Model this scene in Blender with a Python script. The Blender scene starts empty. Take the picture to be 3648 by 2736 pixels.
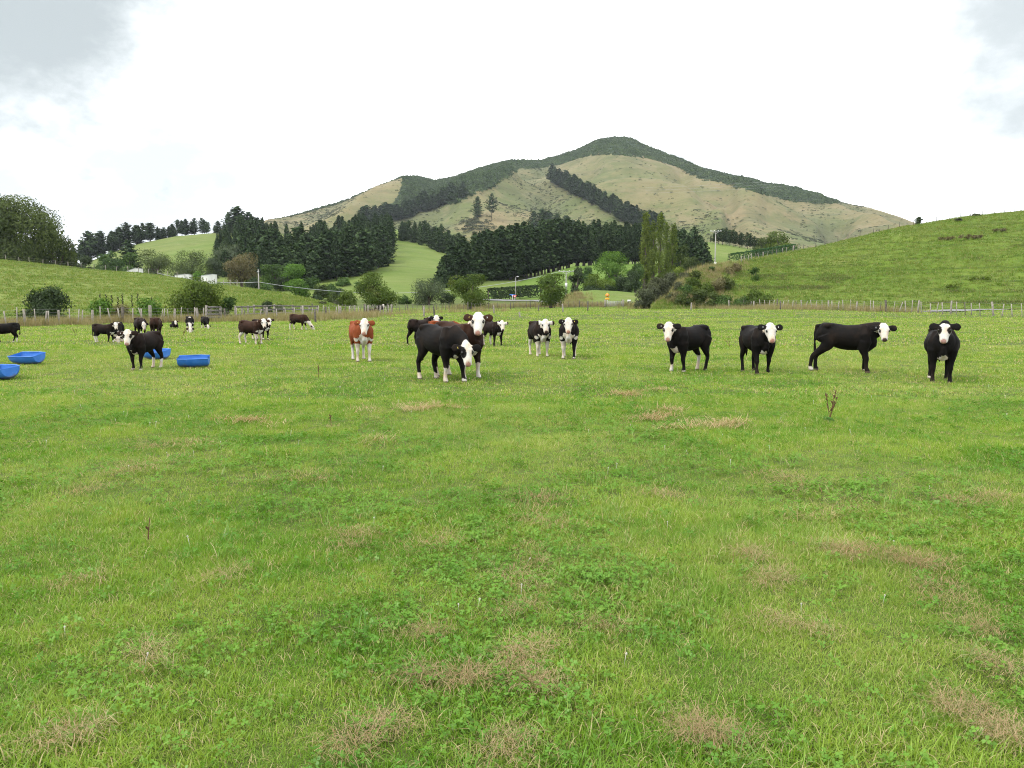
import bpy, math, random
import numpy as np
from mathutils import Vector, Matrix, Euler

random.seed(7)
RNG = np.random.default_rng(11)
SC = bpy.context.scene
COL = SC.collection
PI = math.pi

# ------------------------------------------------------------------ camera
FPX = 2800.0                      # focal length in pixels of the 3648 px wide photo
PITCH = math.atan(291.0 / FPX)    # horizon at row 1077
CP, SP = math.cos(PITCH), math.sin(PITCH)
H = 1.57
cam_data = bpy.data.cameras.new('camera')
cam_data.sensor_width = 36.0
cam_data.lens = FPX / 3648.0 * 36.0
cam_data.clip_start = 0.05
cam_data.clip_end = 20000
cam = bpy.data.objects.new('camera', cam_data)
cam.location = (0, 0, H)
cam.rotation_euler = (PI / 2 - PITCH, 0, 0)
COL.objects.link(cam)
SC.camera = cam

# ------------------------------------------------------------------ sky, sun, exposure
SUN_EL, SUN_AZ = math.radians(50), math.radians(245)   # azimuth clockwise from +Y (view direction)
world = bpy.data.worlds.new('World')
SC.world = world
world.use_nodes = True
wt = world.node_tree
wt.nodes.clear()
def wn(t, **kw):
    n = wt.nodes.new(t)
    for k, v in kw.items():
        setattr(n, k, v)
    return n
def wl(a, b): wt.links.new(a, b)
def wmath(op, a, b=None, c=None):
    n = wn('ShaderNodeMath', operation=op)
    for i, v in enumerate((a, b, c)):
        if v is None: continue
        if isinstance(v, (int, float)): n.inputs[i].default_value = v
        else: wl(v, n.inputs[i])
    return n.outputs[0]
tc = wn('ShaderNodeTexCoord')
sky = wn('ShaderNodeTexSky', sky_type='NISHITA')
sky.sun_disc = False
sky.sun_elevation = SUN_EL
sky.sun_rotation = SUN_AZ
sky.air_density = 1.0
sky.dust_density = 2.0
skys = wn('ShaderNodeMix', data_type='RGBA', blend_type='MULTIPLY')
skys.inputs[0].default_value = 1.0
wl(sky.outputs[0], skys.inputs[6])
skys.inputs[7].default_value = (0.10, 0.10, 0.10, 1)
def wnoise(scale, detail, rough, off, stretch=1.0):
    mp = wn('ShaderNodeMapping')
    mp.inputs['Location'].default_value = off
    mp.inputs['Scale'].default_value = (1, 1, stretch)
    wl(tc.outputs['Generated'], mp.inputs['Vector'])
    nz = wn('ShaderNodeTexNoise')
    nz.inputs['Scale'].default_value = scale
    nz.inputs['Detail'].default_value = detail
    nz.inputs['Roughness'].default_value = rough
    wl(mp.outputs[0], nz.inputs['Vector'])
    return nz.outputs[0]
def wramp(v, lo, hi, a=0.0, b=1.0):
    m = wn('ShaderNodeMapRange', interpolation_type='SMOOTHSTEP')
    wl(v, m.inputs[0])
    m.inputs[1].default_value, m.inputs[2].default_value = lo, hi
    m.inputs[3].default_value, m.inputs[4].default_value = a, b
    return m.outputs[0]
def wcloud(px, py, lo, hi, amp):
    # a bank of cloud in one direction of the sky with a ragged edge
    dx, dy = (px - 1824) / FPX, (1368 - py) / FPX
    v = Vector((dx, CP + dy * SP, -SP + dy * CP)).normalized()
    dn = wn('ShaderNodeVectorMath', operation='DOT_PRODUCT')
    wl(tc.outputs['Generated'], dn.inputs[0])
    dn.inputs[1].default_value = v
    ragged = wmath('MULTIPLY', wmath('SUBTRACT', wnoise(5.0, 6, 0.6, (3, 1, 2), 1.6), 0.5), amp)
    return wramp(wmath('ADD', dn.outputs['Value'], ragged), lo, hi)
lum = wnoise(2.4, 7, 0.58, (4.3, 1.7, 0.9), 1.8)
thin = wramp(lum, 0.48, 0.66)
bank = wmath('MAXIMUM', wcloud(-100, 60, 0.935, 1.0, 0.10), wmath('MULTIPLY', wcloud(3740, 60, 0.962, 1.0, 0.06), 0.95))
bank = wmath('MAXIMUM', bank, wmath('MULTIPLY', thin, 0.87))
cc = wn('ShaderNodeMix', data_type='RGBA')
wl(bank, cc.inputs[0])
cc.inputs[6].default_value = (1.42, 1.44, 1.46, 1)
cc.inputs[7].default_value = (0.275, 0.305, 0.315, 1)
cover = wn('ShaderNodeMix', data_type='RGBA')
wl(wramp(wnoise(2.0, 5, 0.5, (9.1, 4.2, 2.2), 1.5), 0.62, 0.80, 0.97, 0.80), cover.inputs[0])
wl(skys.outputs[2], cover.inputs[6])
wl(cc.outputs[2], cover.inputs[7])
bg = wn('ShaderNodeBackground')
wl(cover.outputs[2], bg.inputs[0])
bg.inputs[1].default_value = 1.0
wo = wn('ShaderNodeOutputWorld')
wl(bg.outputs[0], wo.inputs[0])

sun_data = bpy.data.lights.new('sun', 'SUN')
sun_data.energy = 1.5
sun_data.angle = math.radians(14)
sun_data.color = (1.0, 0.96, 0.88)
sun = bpy.data.objects.new('sun', sun_data)
sd = Vector((math.sin(SUN_AZ) * math.cos(SUN_EL), math.cos(SUN_AZ) * math.cos(SUN_EL), math.sin(SUN_EL)))
sun.rotation_euler = sd.to_track_quat('Z', 'Y').to_euler()
sun.location = (0, 0, 60)
COL.objects.link(sun)

SC.view_settings.view_transform = 'Standard'
SC.view_settings.look = 'None'
SC.view_settings.gamma = 1.0
SC.view_settings.exposure = 1.14
SC.cycles.max_bounces = 5
SC.cycles.diffuse_bounces = 3
SC.cycles.glossy_bounces = 2
SC.cycles.transmission_bounces = 3
SC.cycles.transparent_max_bounces = 4
SC.cycles.volume_bounces = 0
SC.cycles.caustics_reflective = False
SC.cycles.caustics_refractive = False
SC.cycles.use_denoising = True
SC.cycles.denoising_prefilter = 'NONE'
SC.cycles.pixel_filter_type = 'BLACKMAN_HARRIS'
SC.cycles.filter_width = 1.05

# ------------------------------------------------------------------ helpers
def ray(px, py):
    dx, dy = (px - 1824) / FPX, (1368 - py) / FPX
    den = CP + dy * SP
    return dx / den, (-SP + dy * CP) / den
def at(px, py, D):
    a, s = ray(px, py)
    return Vector((a * D, D, H + s * D))

def _hash(ix, iy, seed):
    n = (ix.astype(np.int64) * 374761393 + iy.astype(np.int64) * 668265263 + seed * 1442695041) & 0x7fffffff
    n = ((n ^ (n >> 13)) * 1274126177) & 0x7fffffff
    n = (n ^ (n >> 16)) & 0xffff
    return n / 65535.0
def vnoise(x, y, seed=0):
    x = np.asarray(x, float); y = np.asarray(y, float)
    ix, iy = np.floor(x), np.floor(y)
    fx, fy = x - ix, y - iy
    fx = fx * fx * (3 - 2 * fx); fy = fy * fy * (3 - 2 * fy)
    a = _hash(ix, iy, seed); b = _hash(ix + 1, iy, seed)
    c = _hash(ix, iy + 1, seed); d = _hash(ix + 1, iy + 1, seed)
    return (a * (1 - fx) + b * fx) * (1 - fy) + (c * (1 - fx) + d * fx) * fy
def fbm(x, y, octv=4, seed=0):
    s, amp, tot = 0, 1.0, 0
    for k in range(octv):
        s = s + amp * (vnoise(x * 2 ** k + 17.3 * k, y * 2 ** k - 9.1 * k, seed + k) - 0.5)
        tot += amp; amp *= 0.5
    return s / tot * 2
def sstep(lo, hi, x):
    t = np.clip((np.asarray(x, float) - lo) / (hi - lo), 0, 1)
    return t * t * (3 - 2 * t)

def mesh_np(name, verts, faces, smooth=False):
    """faces: int array (n,3) or (n,4), or a list of such arrays"""
    verts = np.asarray(verts, np.float32).reshape(-1, 3)
    if isinstance(faces, np.ndarray): faces = [faces]
    faces = [np.asarray(f, np.int32) for f in faces if len(f)]
    me = bpy.data.meshes.new(name)
    me.vertices.add(len(verts))
    me.vertices.foreach_set('co', verts.ravel())
    nl = sum(f.size for f in faces); nf = sum(len(f) for f in faces)
    me.loops.add(nl)
    me.loops.foreach_set('vertex_index', np.concatenate([f.ravel() for f in faces]))
    me.polygons.add(nf)
    tot = np.concatenate([np.full(len(f), f.shape[1], np.int32) for f in faces])
    start = np.concatenate([[0], np.cumsum(tot)[:-1]]).astype(np.int32)
    me.polygons.foreach_set('loop_start', start)
    if smooth:
        me.polygons.foreach_set('use_smooth', np.ones(nf, bool))
    me.update(calc_edges=True)
    return me
def attr(me, name, vals, kind='FLOAT', domain='POINT'):
    a = me.attributes.new(name, kind, domain)
    vals = np.asarray(vals, np.float32)
    if kind == 'FLOAT_COLOR':
        v = np.ones((len(vals), 4), np.float32); v[:, :3] = vals[:, :3]
        a.data.foreach_set('color', v.ravel())
    elif kind == 'FLOAT_VECTOR':
        a.data.foreach_set('vector', vals.ravel())
    elif kind == 'INT':
        a.data.foreach_set('value', vals.astype(np.int32))
    else:
        a.data.foreach_set('value', vals)
def obj(name, me, mat=None, parent=None, loc=None, rotz=None):
    o = bpy.data.objects.new(name, me)
    if mat is not None and me is not None and not me.materials:
        for m in (mat if isinstance(mat, (list, tuple)) else [mat]):
            me.materials.append(m)
    COL.objects.link(o)
    if parent is not None: o.parent = parent
    if loc is not None: o.location = loc
    if rotz is not None: o.rotation_euler = (0, 0, rotz)
    return o
def tag(o, label=None, cat=None, group=None, kind=None):
    if label: o['label'] = label
    if cat: o['category'] = cat
    if group: o['group'] = group
    if kind: o['kind'] = kind
    return o
def empty(name, loc, rotz=0.0):
    o = bpy.data.objects.new(name, None)
    o.empty_display_size = 0.3
    o.location = loc; o.rotation_euler = (0, 0, rotz)
    COL.objects.link(o)
    return o

class MB:
    """collects simple shapes into one mesh"""
    def __init__(s): s.v = []; s.q = []; s.t = []; s.n = 0
    def add(s, v, q=None, t=None):
        v = np.asarray(v, float).reshape(-1, 3)
        if q is not None and len(q): s.q.append(np.asarray(q, int) + s.n)
        if t is not None and len(t): s.t.append(np.asarray(t, int) + s.n)
        s.v.append(v); s.n += len(v)
        return s
    def box(s, c, size, rot=None, taper=1.0):
        x, y, z = [d / 2 for d in size]
        v = np.array([[-x, -y, -z], [x, -y, -z], [x, y, -z], [-x, y, -z], [-x, -y, z], [x, -y, z], [x, y, z], [-x, y, z]], float)
        v[4:, :2] *= taper
        if rot is not None: v = v @ np.array(Euler(rot).to_matrix()).T
        return s.add(v + np.array(c), [[0, 3, 2, 1], [4, 5, 6, 7], [0, 1, 5, 4], [1, 2, 6, 5], [2, 3, 7, 6], [3, 0, 4, 7]])
    def tube(s, pts, ra, rb=None, n=8, ref=(0, 0, 1), caps=True):
        P = np.asarray(pts, float); m = len(P)
        ra = np.broadcast_to(np.asarray(ra, float), (m,)); rb = ra if rb is None else np.broadcast_to(np.asarray(rb, float), (m,))
        T = np.gradient(P, axis=0); T /= np.linalg.norm(T, axis=1)[:, None] + 1e-9
        ref = np.asarray(ref, float)
        S = np.cross(T, ref); bad = np.linalg.norm(S, axis=1) < 1e-3
        if bad.any(): S[bad] = np.cross(T[bad], np.array([1.0, 0.02, 0.3]))
        S /= np.linalg.norm(S, axis=1)[:, None]
        U = np.cross(S, T)
        th = np.linspace(0, 2 * PI, n, endpoint=False)
        ring = (P[:, None, :] + np.cos(th)[None, :, None] * S[:, None, :] * ra[:, None, None] + np.sin(th)[None, :, None] * U[:, None, :] * rb[:, None, None])
        v = ring.reshape(-1, 3)
        i = np.arange(m - 1)[:, None] * n; j = np.arange(n)[None, :]; j2 = (j + 1) % n
        q = np.stack([i + j, i + j2, i + n + j2, i + n + j], -1).reshape(-1, 4)
        t = []
        if caps:
            v = np.vstack([v, P[0], P[-1]])
            a0, a1 = m * n, m * n + 1
            jj = np.arange(n); k = (jj + 1) % n
            t = np.vstack([np.stack([np.full(n, a0), k, jj], -1), np.stack([np.full(n, a1), (m - 1) * n + jj, (m - 1) * n + k], -1)])
        return s.add(v, q, t)
    def mesh(s, name, smooth=False):
        f = []
        if s.q: f.append(np.vstack(s.q))
        if s.t: f.append(np.vstack(s.t))
        return mesh_np(name, np.vstack(s.v), f, smooth)
    def build(s, name, mat, parent=None, smooth=False, loc=None, rotz=None):
        return obj(name, s.mesh(name, smooth), mat, parent, loc, rotz)

# ------------------------------------------------------------------ materials
class NT:
    def __init__(s, name):
        s.m = bpy.data.materials.new(name); s.m.use_nodes = True
        s.t = s.m.node_tree; s.t.nodes.clear()
        s.out = s.n('ShaderNodeOutputMaterial')
    def n(s, t, **kw):
        x = s.t.nodes.new(t)
        for k, v in kw.items(): setattr(x, k, v)
        return x
    def set(s, sock, v):
        if v is None: return
        if hasattr(v, 'is_linked') or hasattr(v, 'links'): s.t.links.new(v, sock)
        else:
            if isinstance(v, (tuple, list)) and len(v) == 3 and sock.type == 'RGBA': v = (*v, 1)
            sock.default_value = v
    def noise(s, scale, detail=3, rough=0.5, vec=None, stretch=None, obj_space=False):
        if vec is None:
            vec = s.n('ShaderNodeTexCoord').outputs['Object'] if obj_space else s.n('ShaderNodeNewGeometry').outputs['Position']
        if stretch:
            mp = s.n('ShaderNodeMapping'); mp.inputs['Scale'].default_value = stretch
            s.t.links.new(vec, mp.inputs[0]); vec = mp.outputs[0]
        x = s.n('ShaderNodeTexNoise')
        x.inputs['Scale'].default_value = scale; x.inputs['Detail'].default_value = detail; x.inputs['Roughness'].default_value = rough
        s.t.links.new(vec, x.inputs['Vector'])
        return x.outputs[0]
    def ramp(s, v, lo, hi, a=0.0, b=1.0):
        m = s.n('ShaderNodeMapRange', interpolation_type='SMOOTHSTEP')
        s.set(m.inputs[0], v)
        for i, x in enumerate((lo, hi, a, b)): m.inputs[i + 1].default_value = x
        return m.outputs[0]
    def math(s, op, a, b=None):
        m = s.n('ShaderNodeMath', operation=op); s.set(m.inputs[0], a); s.set(m.inputs[1], b)
        return m.outputs[0]
    def mix(s, f, a, b, mode='MIX'):
        m = s.n('ShaderNodeMix', data_type='RGBA', blend_type=mode)
        s.set(m.inputs[0], f); s.set(m.inputs[6], a); s.set(m.inputs[7], b)
        return m.outputs[2]
    def attr(s, name, out='Fac'):
        x = s.n('ShaderNodeAttribute'); x.attribute_name = name
        return x.outputs[out]
    def rnd(s): return s.n('ShaderNodeObjectInfo').outputs['Random']
    def bump(s, h, strength, dist):
        b = s.n('ShaderNodeBump'); b.inputs['Strength'].default_value = strength; b.inputs['Distance'].default_value = dist
        s.set(b.inputs['Height'], h)
        return b.outputs[0]
    def bsdf(s, color, rough=0.8, spec=0.3, metallic=0.0, normal=None):
        p = s.n('ShaderNodeBsdfPrincipled')
        s.set(p.inputs['Base Color'], color); s.set(p.inputs['Roughness'], rough)
        p.inputs['Specular IOR Level'].default_value = spec; p.inputs['Metallic'].default_value = metallic
        if normal is not None: s.set(p.inputs['Normal'], normal)
        s.t.links.new(p.outputs[0], s.out.inputs[0])
        return s.m
    def leaf(s, color, trans=0.3, gloss=0.012, grough=0.5):
        d = s.n('ShaderNodeBsdfDiffuse'); s.set(d.inputs[0], color)
        tr = s.n('ShaderNodeBsdfTranslucent'); s.set(tr.inputs[0], s.mix(1.0, color, (1.0, 1.0, 0.55), 'MULTIPLY'))
        a = s.n('ShaderNodeMixShader'); a.inputs[0].default_value = trans
        s.t.links.new(d.outputs[0], a.inputs[1]); s.t.links.new(tr.outputs[0], a.inputs[2])
        g = s.n('ShaderNodeBsdfGlossy'); g.inputs['Roughness'].default_value = grough; g.inputs[0].default_value = (1, 1, 1, 1)
        b = s.n('ShaderNodeMixShader'); b.inputs[0].default_value = gloss
        s.t.links.new(a.outputs[0], b.inputs[1]); s.t.links.new(g.outputs[0], b.inputs[2])
        s.t.links.new(b.outputs[0], s.out.inputs[0])
        return s.m

def mat_plain(name, col, rough=0.7, spec=0.3, var=0.15, scale=6.0, metallic=0.0, col2=None, bump=0.0):
    t = NT(name)
    c2 = col2 or tuple(c * (1 - var * 2) for c in col)
    nz = t.noise(scale, 5, 0.6, obj_space=True)
    c = t.mix(t.ramp(nz, 0.35, 0.68), col, c2)
    nr = t.bump(nz, 0.6, bump) if bump else None
    return t.bsdf(c, rough, spec, metallic, nr)
def mat_leaf(name, c1, c2, trans=0.32, gloss=0.010, c3=None):
    t = NT(name)
    v = t.attr('v')
    c = t.mix(v, c1, c2)
    if c3: c = t.mix(t.ramp(t.noise(0.55, 2, 0.5, obj_space=True), 0.5, 0.72), c, c3)
    c = t.mix(t.math('MULTIPLY', t.rnd(), 0.5), c, t.mix(1.0, c, (0.62, 0.78, 0.72), 'MULTIPLY'))
    return t.leaf(c, trans, gloss)
# ------------------------------------------------------------------ terrain
def zpad(x, y):
    x = np.asarray(x, float); y = np.asarray(y, float)
    r = np.hypot(x, y)
    z = sstep(35, 90, y) * (0.10 + 0.55 * sstep(-30, 30, x))
    z = z + np.maximum(y - 140, 0) * 0.03
    z = z + 0.10 * fbm(x / 9, y / 9, 2, 5) * sstep(1, 8, r) + 0.045 * fbm(x / 1.6, y / 1.6, 3, 9)
    return z
def ground(px, py):
    """point of the paddock seen at a pixel"""
    a, s = ray(px, py)
    D = np.geomspace(1.2, 240, 2500)
    zz = H + s * D - zpad(a * D, D)
    i = int(np.argmax(zz < 0))
    if zz[i] >= 0: i = len(D) - 1
    return Vector((a * D[i], D[i], float(zpad(a * D[i], D[i]))))

class Hill:
    def __init__(s, crest, base, w=0.4, na=160, nt=60, amp=0.6, ns=14.0, seed=1, back='fall', blen=0.5, ridges=(), gully=0.0, terr=0.0, edge=0.12):
        c = np.array([(*ray(px, py), D) for px, py, D in crest])
        b = np.array([(ray(px, 1077)[0], D, z) for px, D, z in base])
        s.c, s.b, s.w, s.amp, s.ns, s.seed, s.back, s.blen, s.gully, s.terr, s.edge = c, b, w, amp, ns, seed, back, blen, gully, terr, edge
        s.a0, s.a1 = c[0, 0], c[-1, 0]
        s.na, s.nt = na, nt
        s.ridges = []
        for pts, amp_, wd in ridges:
            s.ridges.append((np.array([s.at_of(px, py) for px, py in pts]), amp_, wd))
    def cols(s, a):
        Dc = np.interp(a, s.c[:, 0], s.c[:, 2]); zc = H + np.interp(a, s.c[:, 0], s.c[:, 1]) * Dc
        Db = np.interp(a, s.b[:, 0], s.b[:, 1]); zb = np.interp(a, s.b[:, 0], s.b[:, 2])
        return Db, zb, Dc, zc
    def z(s, a, t):
        Db, zb, Dc, zc = s.cols(a)
        D = Db + (Dc - Db) * t
        tt = np.clip(t, 0, 1)
        f = (1 - s.w) * tt + s.w * (tt * tt * (3 - 2 * tt))
        z = zb + (zc - zb) * f
        over = np.clip(t - 1, 0, None)
        if s.back == 'fall': z = z - (zc - zb) * np.clip(over / s.blen, 0, 1) ** 1.3 * 0.9
        else: z = z - over * (zc - zb) * 0.05
        x = a * D
        win = np.sin(PI * np.clip(tt, 0, 1)) ** 0.7 + s.edge
        z = z + s.amp * fbm(x / s.ns, D / s.ns, 5, s.seed) * win
        if s.terr:
            z = z + s.terr * np.sin(z * 2 * PI / 0.9 + 3 * fbm(x / 20, D / 20, 3, s.seed + 3)) * np.sin(PI * tt) * (0.4 + vnoise(x / 11, D / 11, s.seed + 8))
        if s.gully:
            g = s.spur(x, D)
            z = z + s.gully * (g - 0.5) * np.sin(PI * np.clip(tt, 0, 1)) ** 0.8
        for P, amp_, wd in getattr(s, 'ridges', []):
            d = np.full(np.shape(z), 1e9)
            for p, q in zip(P[:-1], P[1:]):
                px, py = a * 9.0, t; ax, ay = p[0] * 9.0, p[1]; bx, by = q[0] * 9.0, q[1]
                L = (bx - ax) ** 2 + (by - ay) ** 2 + 1e-9
                u = np.clip(((px - ax) * (bx - ax) + (py - ay) * (by - ay)) / L, 0, 1)
                d = np.minimum(d, np.hypot(px - ax - u * (bx - ax), py - ay - u * (by - ay)))
            z = z + amp_ * np.exp(-(d / wd) ** 2 * 0.9)
        return D, z
    def spur(s, x, D):
        w1 = x / 130 + 1.3 * fbm(x / 420, D / 420, 3, s.seed + 20) + 0.25 * fbm(x / 90, D / 90, 2, s.seed + 21)
        return np.abs((w1 * 0.5 % 1.0) - 0.5) * 2
    def at_of(s, px, py):
        a, sl = ray(px, py)
        t = np.linspace(0, 1, 500)
        D, z = s.z(np.full(500, a), t)
        e = np.maximum.accumulate((z - H) / D)
        i = int(np.searchsorted(e, sl)); i = min(i, 499)
        return a, t[i]
    def hit(s, px, py):
        a, t = s.at_of(px, py)
        D, z = s.z(np.array([a]), np.array([t]))
        return Vector((a * D[0], D[0], z[0]))
    def zat(s, x, y):
        x = np.asarray(x, float); y = np.asarray(y, float)
        a = x / y
        Db, zb, Dc, zc = s.cols(a)
        t = (y - Db) / (Dc - Db)
        lim = 1.3 if s.back == 'fall' else 1.0 + s.blen
        D, z = s.z(a, np.clip(t, 0, lim))
        return np.where((a < s.a0) | (a > s.a1) | (t < 0) | (t > lim), -1e3, z)
    def build(s, name, mat):
        av = np.linspace(s.a0, s.a1, s.na)
        tv = np.concatenate([np.linspace(0, 1, s.nt), 1 + np.linspace(0.03, 1.0, 14) * max(s.blen, 0.3)])
        A, T = np.meshgrid(av, tv)
        D, z = s.z(A, T)
        v = np.stack([A * D, D, z], -1).reshape(-1, 3)
        n, m = len(av), len(tv)
        i = np.arange(m - 1)[:, None] * n; j = np.arange(n - 1)[None, :]
        q = np.stack([i + j, i + j + 1, i + n + j + 1, i + n + j], -1).reshape(-1, 4)
        me = mesh_np(name, v, q, True)
        o = obj(name, me, mat)
        o['kind'] = 'structure'
        s.A, s.T, s.o, s.me = A, T, o, me
        return o

def grass_surface(name, cols, scale=1.0, dry=0.35, stripes=0.0, bump=0.25, dots=0.0, dotcol=(0.05, 0.06, 0.03)):
    """pasture seen from a distance: cols = (green, yellow green, dry)"""
    t = NT(name)
    big = t.ramp(t.noise(0.045 * scale, 5, 0.6), 0.36, 0.64)
    mid = t.ramp(t.noise(0.35 * scale, 5, 0.62), 0.34, 0.68)
    fine = t.noise(2.6 * scale, 4, 0.65)
    c = t.mix(big, cols[0], cols[1])
    c = t.mix(t.math('MULTIPLY', mid, 0.55), c, cols[1])
    d = t.ramp(t.noise(0.11 * scale, 6, 0.65), 0.62 - dry * 0.3, 0.9 - dry * 0.3)
    c = t.mix(t.math('MULTIPLY', d, 0.85), c, cols[2])
    if stripes:
        st = t.ramp(t.noise(1.0, 4, 0.55, stretch=(0.10 * scale, 0.10 * scale, 1.5 * scale)), 0.50, 0.66)
        c = t.mix(t.math('MULTIPLY', st, stripes), c, tuple(x * 0.5 for x in cols[0]))
    if dots:
        vo = t.n('ShaderNodeTexVoronoi'); vo.inputs['Scale'].default_value = 0.085 * scale
        t.t.links.new(t.n('ShaderNodeNewGeometry').outputs['Position'], vo.inputs['Vector'])
        dd = t.math('MULTIPLY', t.ramp(vo.outputs['Distance'], 0.13, 0.24, 1.0, 0.0), t.ramp(t.noise(0.012 * scale, 3, 0.6), 0.48, 0.62))
        c = t.mix(t.math('MULTIPLY', dd, dots), c, dotcol)
    c = t.mix(t.ramp(fine, 0.3, 0.72, 0.0, 0.45), c, t.mix(1.0, c, (0.55, 0.6, 0.5), 'MULTIPLY'))
    return t.bsdf(c, 0.95, 0.1, 0, t.bump(t.math('ADD', fine, t.math('MULTIPLY', mid, 2.0)), bump, 0.25 / scale))

GREEN, YGREEN, DRY = (0.082, 0.150, 0.022), (0.125, 0.180, 0.036), (0.215, 0.185, 0.080)
m_pad = grass_surface('pasture_ground', ((0.055, 0.080, 0.016), (0.085, 0.108, 0.026), (0.11, 0.092, 0.045)), scale=3.0, dry=0.2, bump=0.5)
m_lhill = grass_surface('left_hill_grass', ((0.088, 0.128, 0.018), (0.130, 0.164, 0.034), (0.19, 0.172, 0.07)), 1.6, 0.30, 0.30, 0.5)
m_rhill = grass_surface('right_hill_grass', ((0.072, 0.122, 0.012), (0.106, 0.150, 0.021), (0.150, 0.140, 0.048)), 1.6, 0.24, 0.75, 0.6)
m_meadow = grass_surface('meadow_grass', ((0.082, 0.128, 0.020), (0.116, 0.152, 0.036), (0.165, 0.158, 0.072)), 0.8, 0.30, 0.15, 0.4)
m_bright = grass_surface('bright_meadow_grass', ((0.070, 0.128, 0.016), (0.095, 0.150, 0.024), (0.14, 0.15, 0.05)), 1.0, 0.12, 0.15, 0.4)
m_far = grass_surface('far_hill_grass', ((0.088, 0.125, 0.026), (0.122, 0.148, 0.040), (0.18, 0.17, 0.075)), 0.6, 0.30, 0.15, 0.4)

# paddock: rings round the camera
R = np.concatenate([[0.02], np.geomspace(0.5, 300, 230)])
TH = np.linspace(0, 2 * PI, 400, endpoint=False)
rr, tt = np.meshgrid(R, TH, indexing='ij')
X, Y = rr * np.sin(tt), rr * np.cos(tt)
Z = zpad(X, Y)
n = len(TH)
i = np.arange(len(R) - 1)[:, None] * n; j = np.arange(n)[None, :]; j2 = (j + 1) % n
q = np.stack([i + j, i + n + j, i + n + j2, i + j2], -1).reshape(-1, 4)
pad = obj('pasture', mesh_np('pasture', np.stack([X, Y, Z], -1), q, True), m_pad)
tag(pad, kind='structure')
big = MB()
big.add([[-4000, -4000, -6], [4000, -4000, -6], [4000, 4000, -6], [-4000, 4000, -6]], [[0, 1, 2, 3]])
tag(big.build('ground', m_far), kind='structure')

# hill on the left, its foot behind the left fence
left_hill = Hill([(-700, 900, 180), (-300, 908, 178), (0, 926, 172), (172, 944, 170), (365, 964, 168), (494, 973, 165), (644, 992, 158), (752, 1013, 150), (850, 1022, 142), (1000, 1046, 128), (1108, 1064, 118), (1168, 1080, 112), (1230, 1100, 108)],
                 [(-700, 60, -0.3), (0, 59, -0.3), (500, 62, -0.2), (850, 74, -0.1), (1000, 84, 0), (1168, 98, 0), (1230, 104, 0)], w=0.35, na=220, nt=80, amp=0.5, ns=16, seed=3, terr=0.035)
left_hill.build('left_hill', m_lhill)
# hill on the right
right_hill = Hill([(2330, 1085, 110), (2386, 1058, 115), (2430, 990, 122), (2480, 958, 130), (2560, 944, 138), (2640, 930, 145), (2700, 916, 150), (2792, 899, 155), (2904, 882, 158), (3042, 848, 160), (3207, 809, 160), (3273, 800, 160), (3428, 772, 162), (3648, 749, 165), (4000, 730, 170), (4500, 720, 175)],
                  [(2330, 100, 0.3), (2500, 106, 0.4), (2800, 100, 0.4), (3200, 94, 0.3), (3648, 88, 0.2), (4500, 84, 0.2)], w=0.35, na=260, nt=110, amp=0.8, ns=15, seed=4, terr=0.07)
right_hill.build('right_hill', m_rhill)
# low mound beside the road
mound = Hill([(1985, 1090, 160), (2010, 1066, 168), (2045, 1040, 172), (2115, 1033, 176), (2200, 1037, 178), (2278, 1045, 178), (2360, 1056, 178), (2440, 1066, 176)],
             [(1985, 152, 0.6), (2440, 152, 0.6)], w=0.5, na=90, nt=30, amp=0.25, ns=6, seed=6)
mound.build('road_mound', m_meadow)
# slope under the right plantation
plant_hill = Hill([(1560, 1080, 250), (1650, 1060, 275), (1750, 1028, 300), (1850, 1002, 318), (1922, 981, 330), (2050, 948, 350), (2145, 943, 360), (2300, 940, 370), (2500, 930, 375), (2700, 945, 380)],
                  [(1560, 185, 1.4), (2100, 185, 1.6), (2700, 200, 2)], w=0.5, na=160, nt=60, amp=0.6, ns=30, seed=8, back='flat', blen=0.8)
plant_hill.build('plantation_hill', m_bright)
# meadow and slopes behind the field trees
foothill = Hill([(350, 920, 560), (700, 850, 650), (860, 828, 660), (1000, 850, 680), (1150, 850, 700), (1290, 815, 760), (1400, 815, 760), (1500, 835, 740), (1640, 865, 720), (1750, 890, 700), (1900, 910, 690), (2200, 915, 690), (2600, 915, 690)],
                [(350, 240, 2), (1000, 220, 2), (1300, 205, 1.8), (1700, 205, 1.8), (2600, 260, 2)], w=0.25, na=220, nt=90, amp=3.0, ns=70, seed=10, back='flat', blen=0.5)
foothill.build('foothill', m_meadow)
# green hill with a row of pines on its crest, far left
far_left = Hill([(-500, 1000, 560), (150, 975, 570), (250, 955, 590), (322, 931, 600), (399, 900, 620), (494, 868, 640), (623, 842, 660), (740, 832, 670), (829, 829, 680), (1000, 835, 690), (1150, 850, 700)],
                [(-500, 260, 3), (1150, 260, 3)], w=0.5, na=140, nt=60, amp=2.0, ns=60, seed=12, back='flat', blen=0.3)
far_left.build('far_left_hill', m_far)
# rise behind the right hill with its own pine row
back_right = Hill([(2350, 900, 400), (2450, 872, 410), (2520, 862, 420), (2600, 872, 425), (2700, 892, 430), (2800, 903, 430), (3000, 915, 430), (3200, 930, 430)],
                  [(2350, 230, 3), (3200, 230, 3)], w=0.5, na=100, nt=40, amp=1.0, ns=40, seed=14)
back_right.build('back_right_hill', m_meadow)

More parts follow.
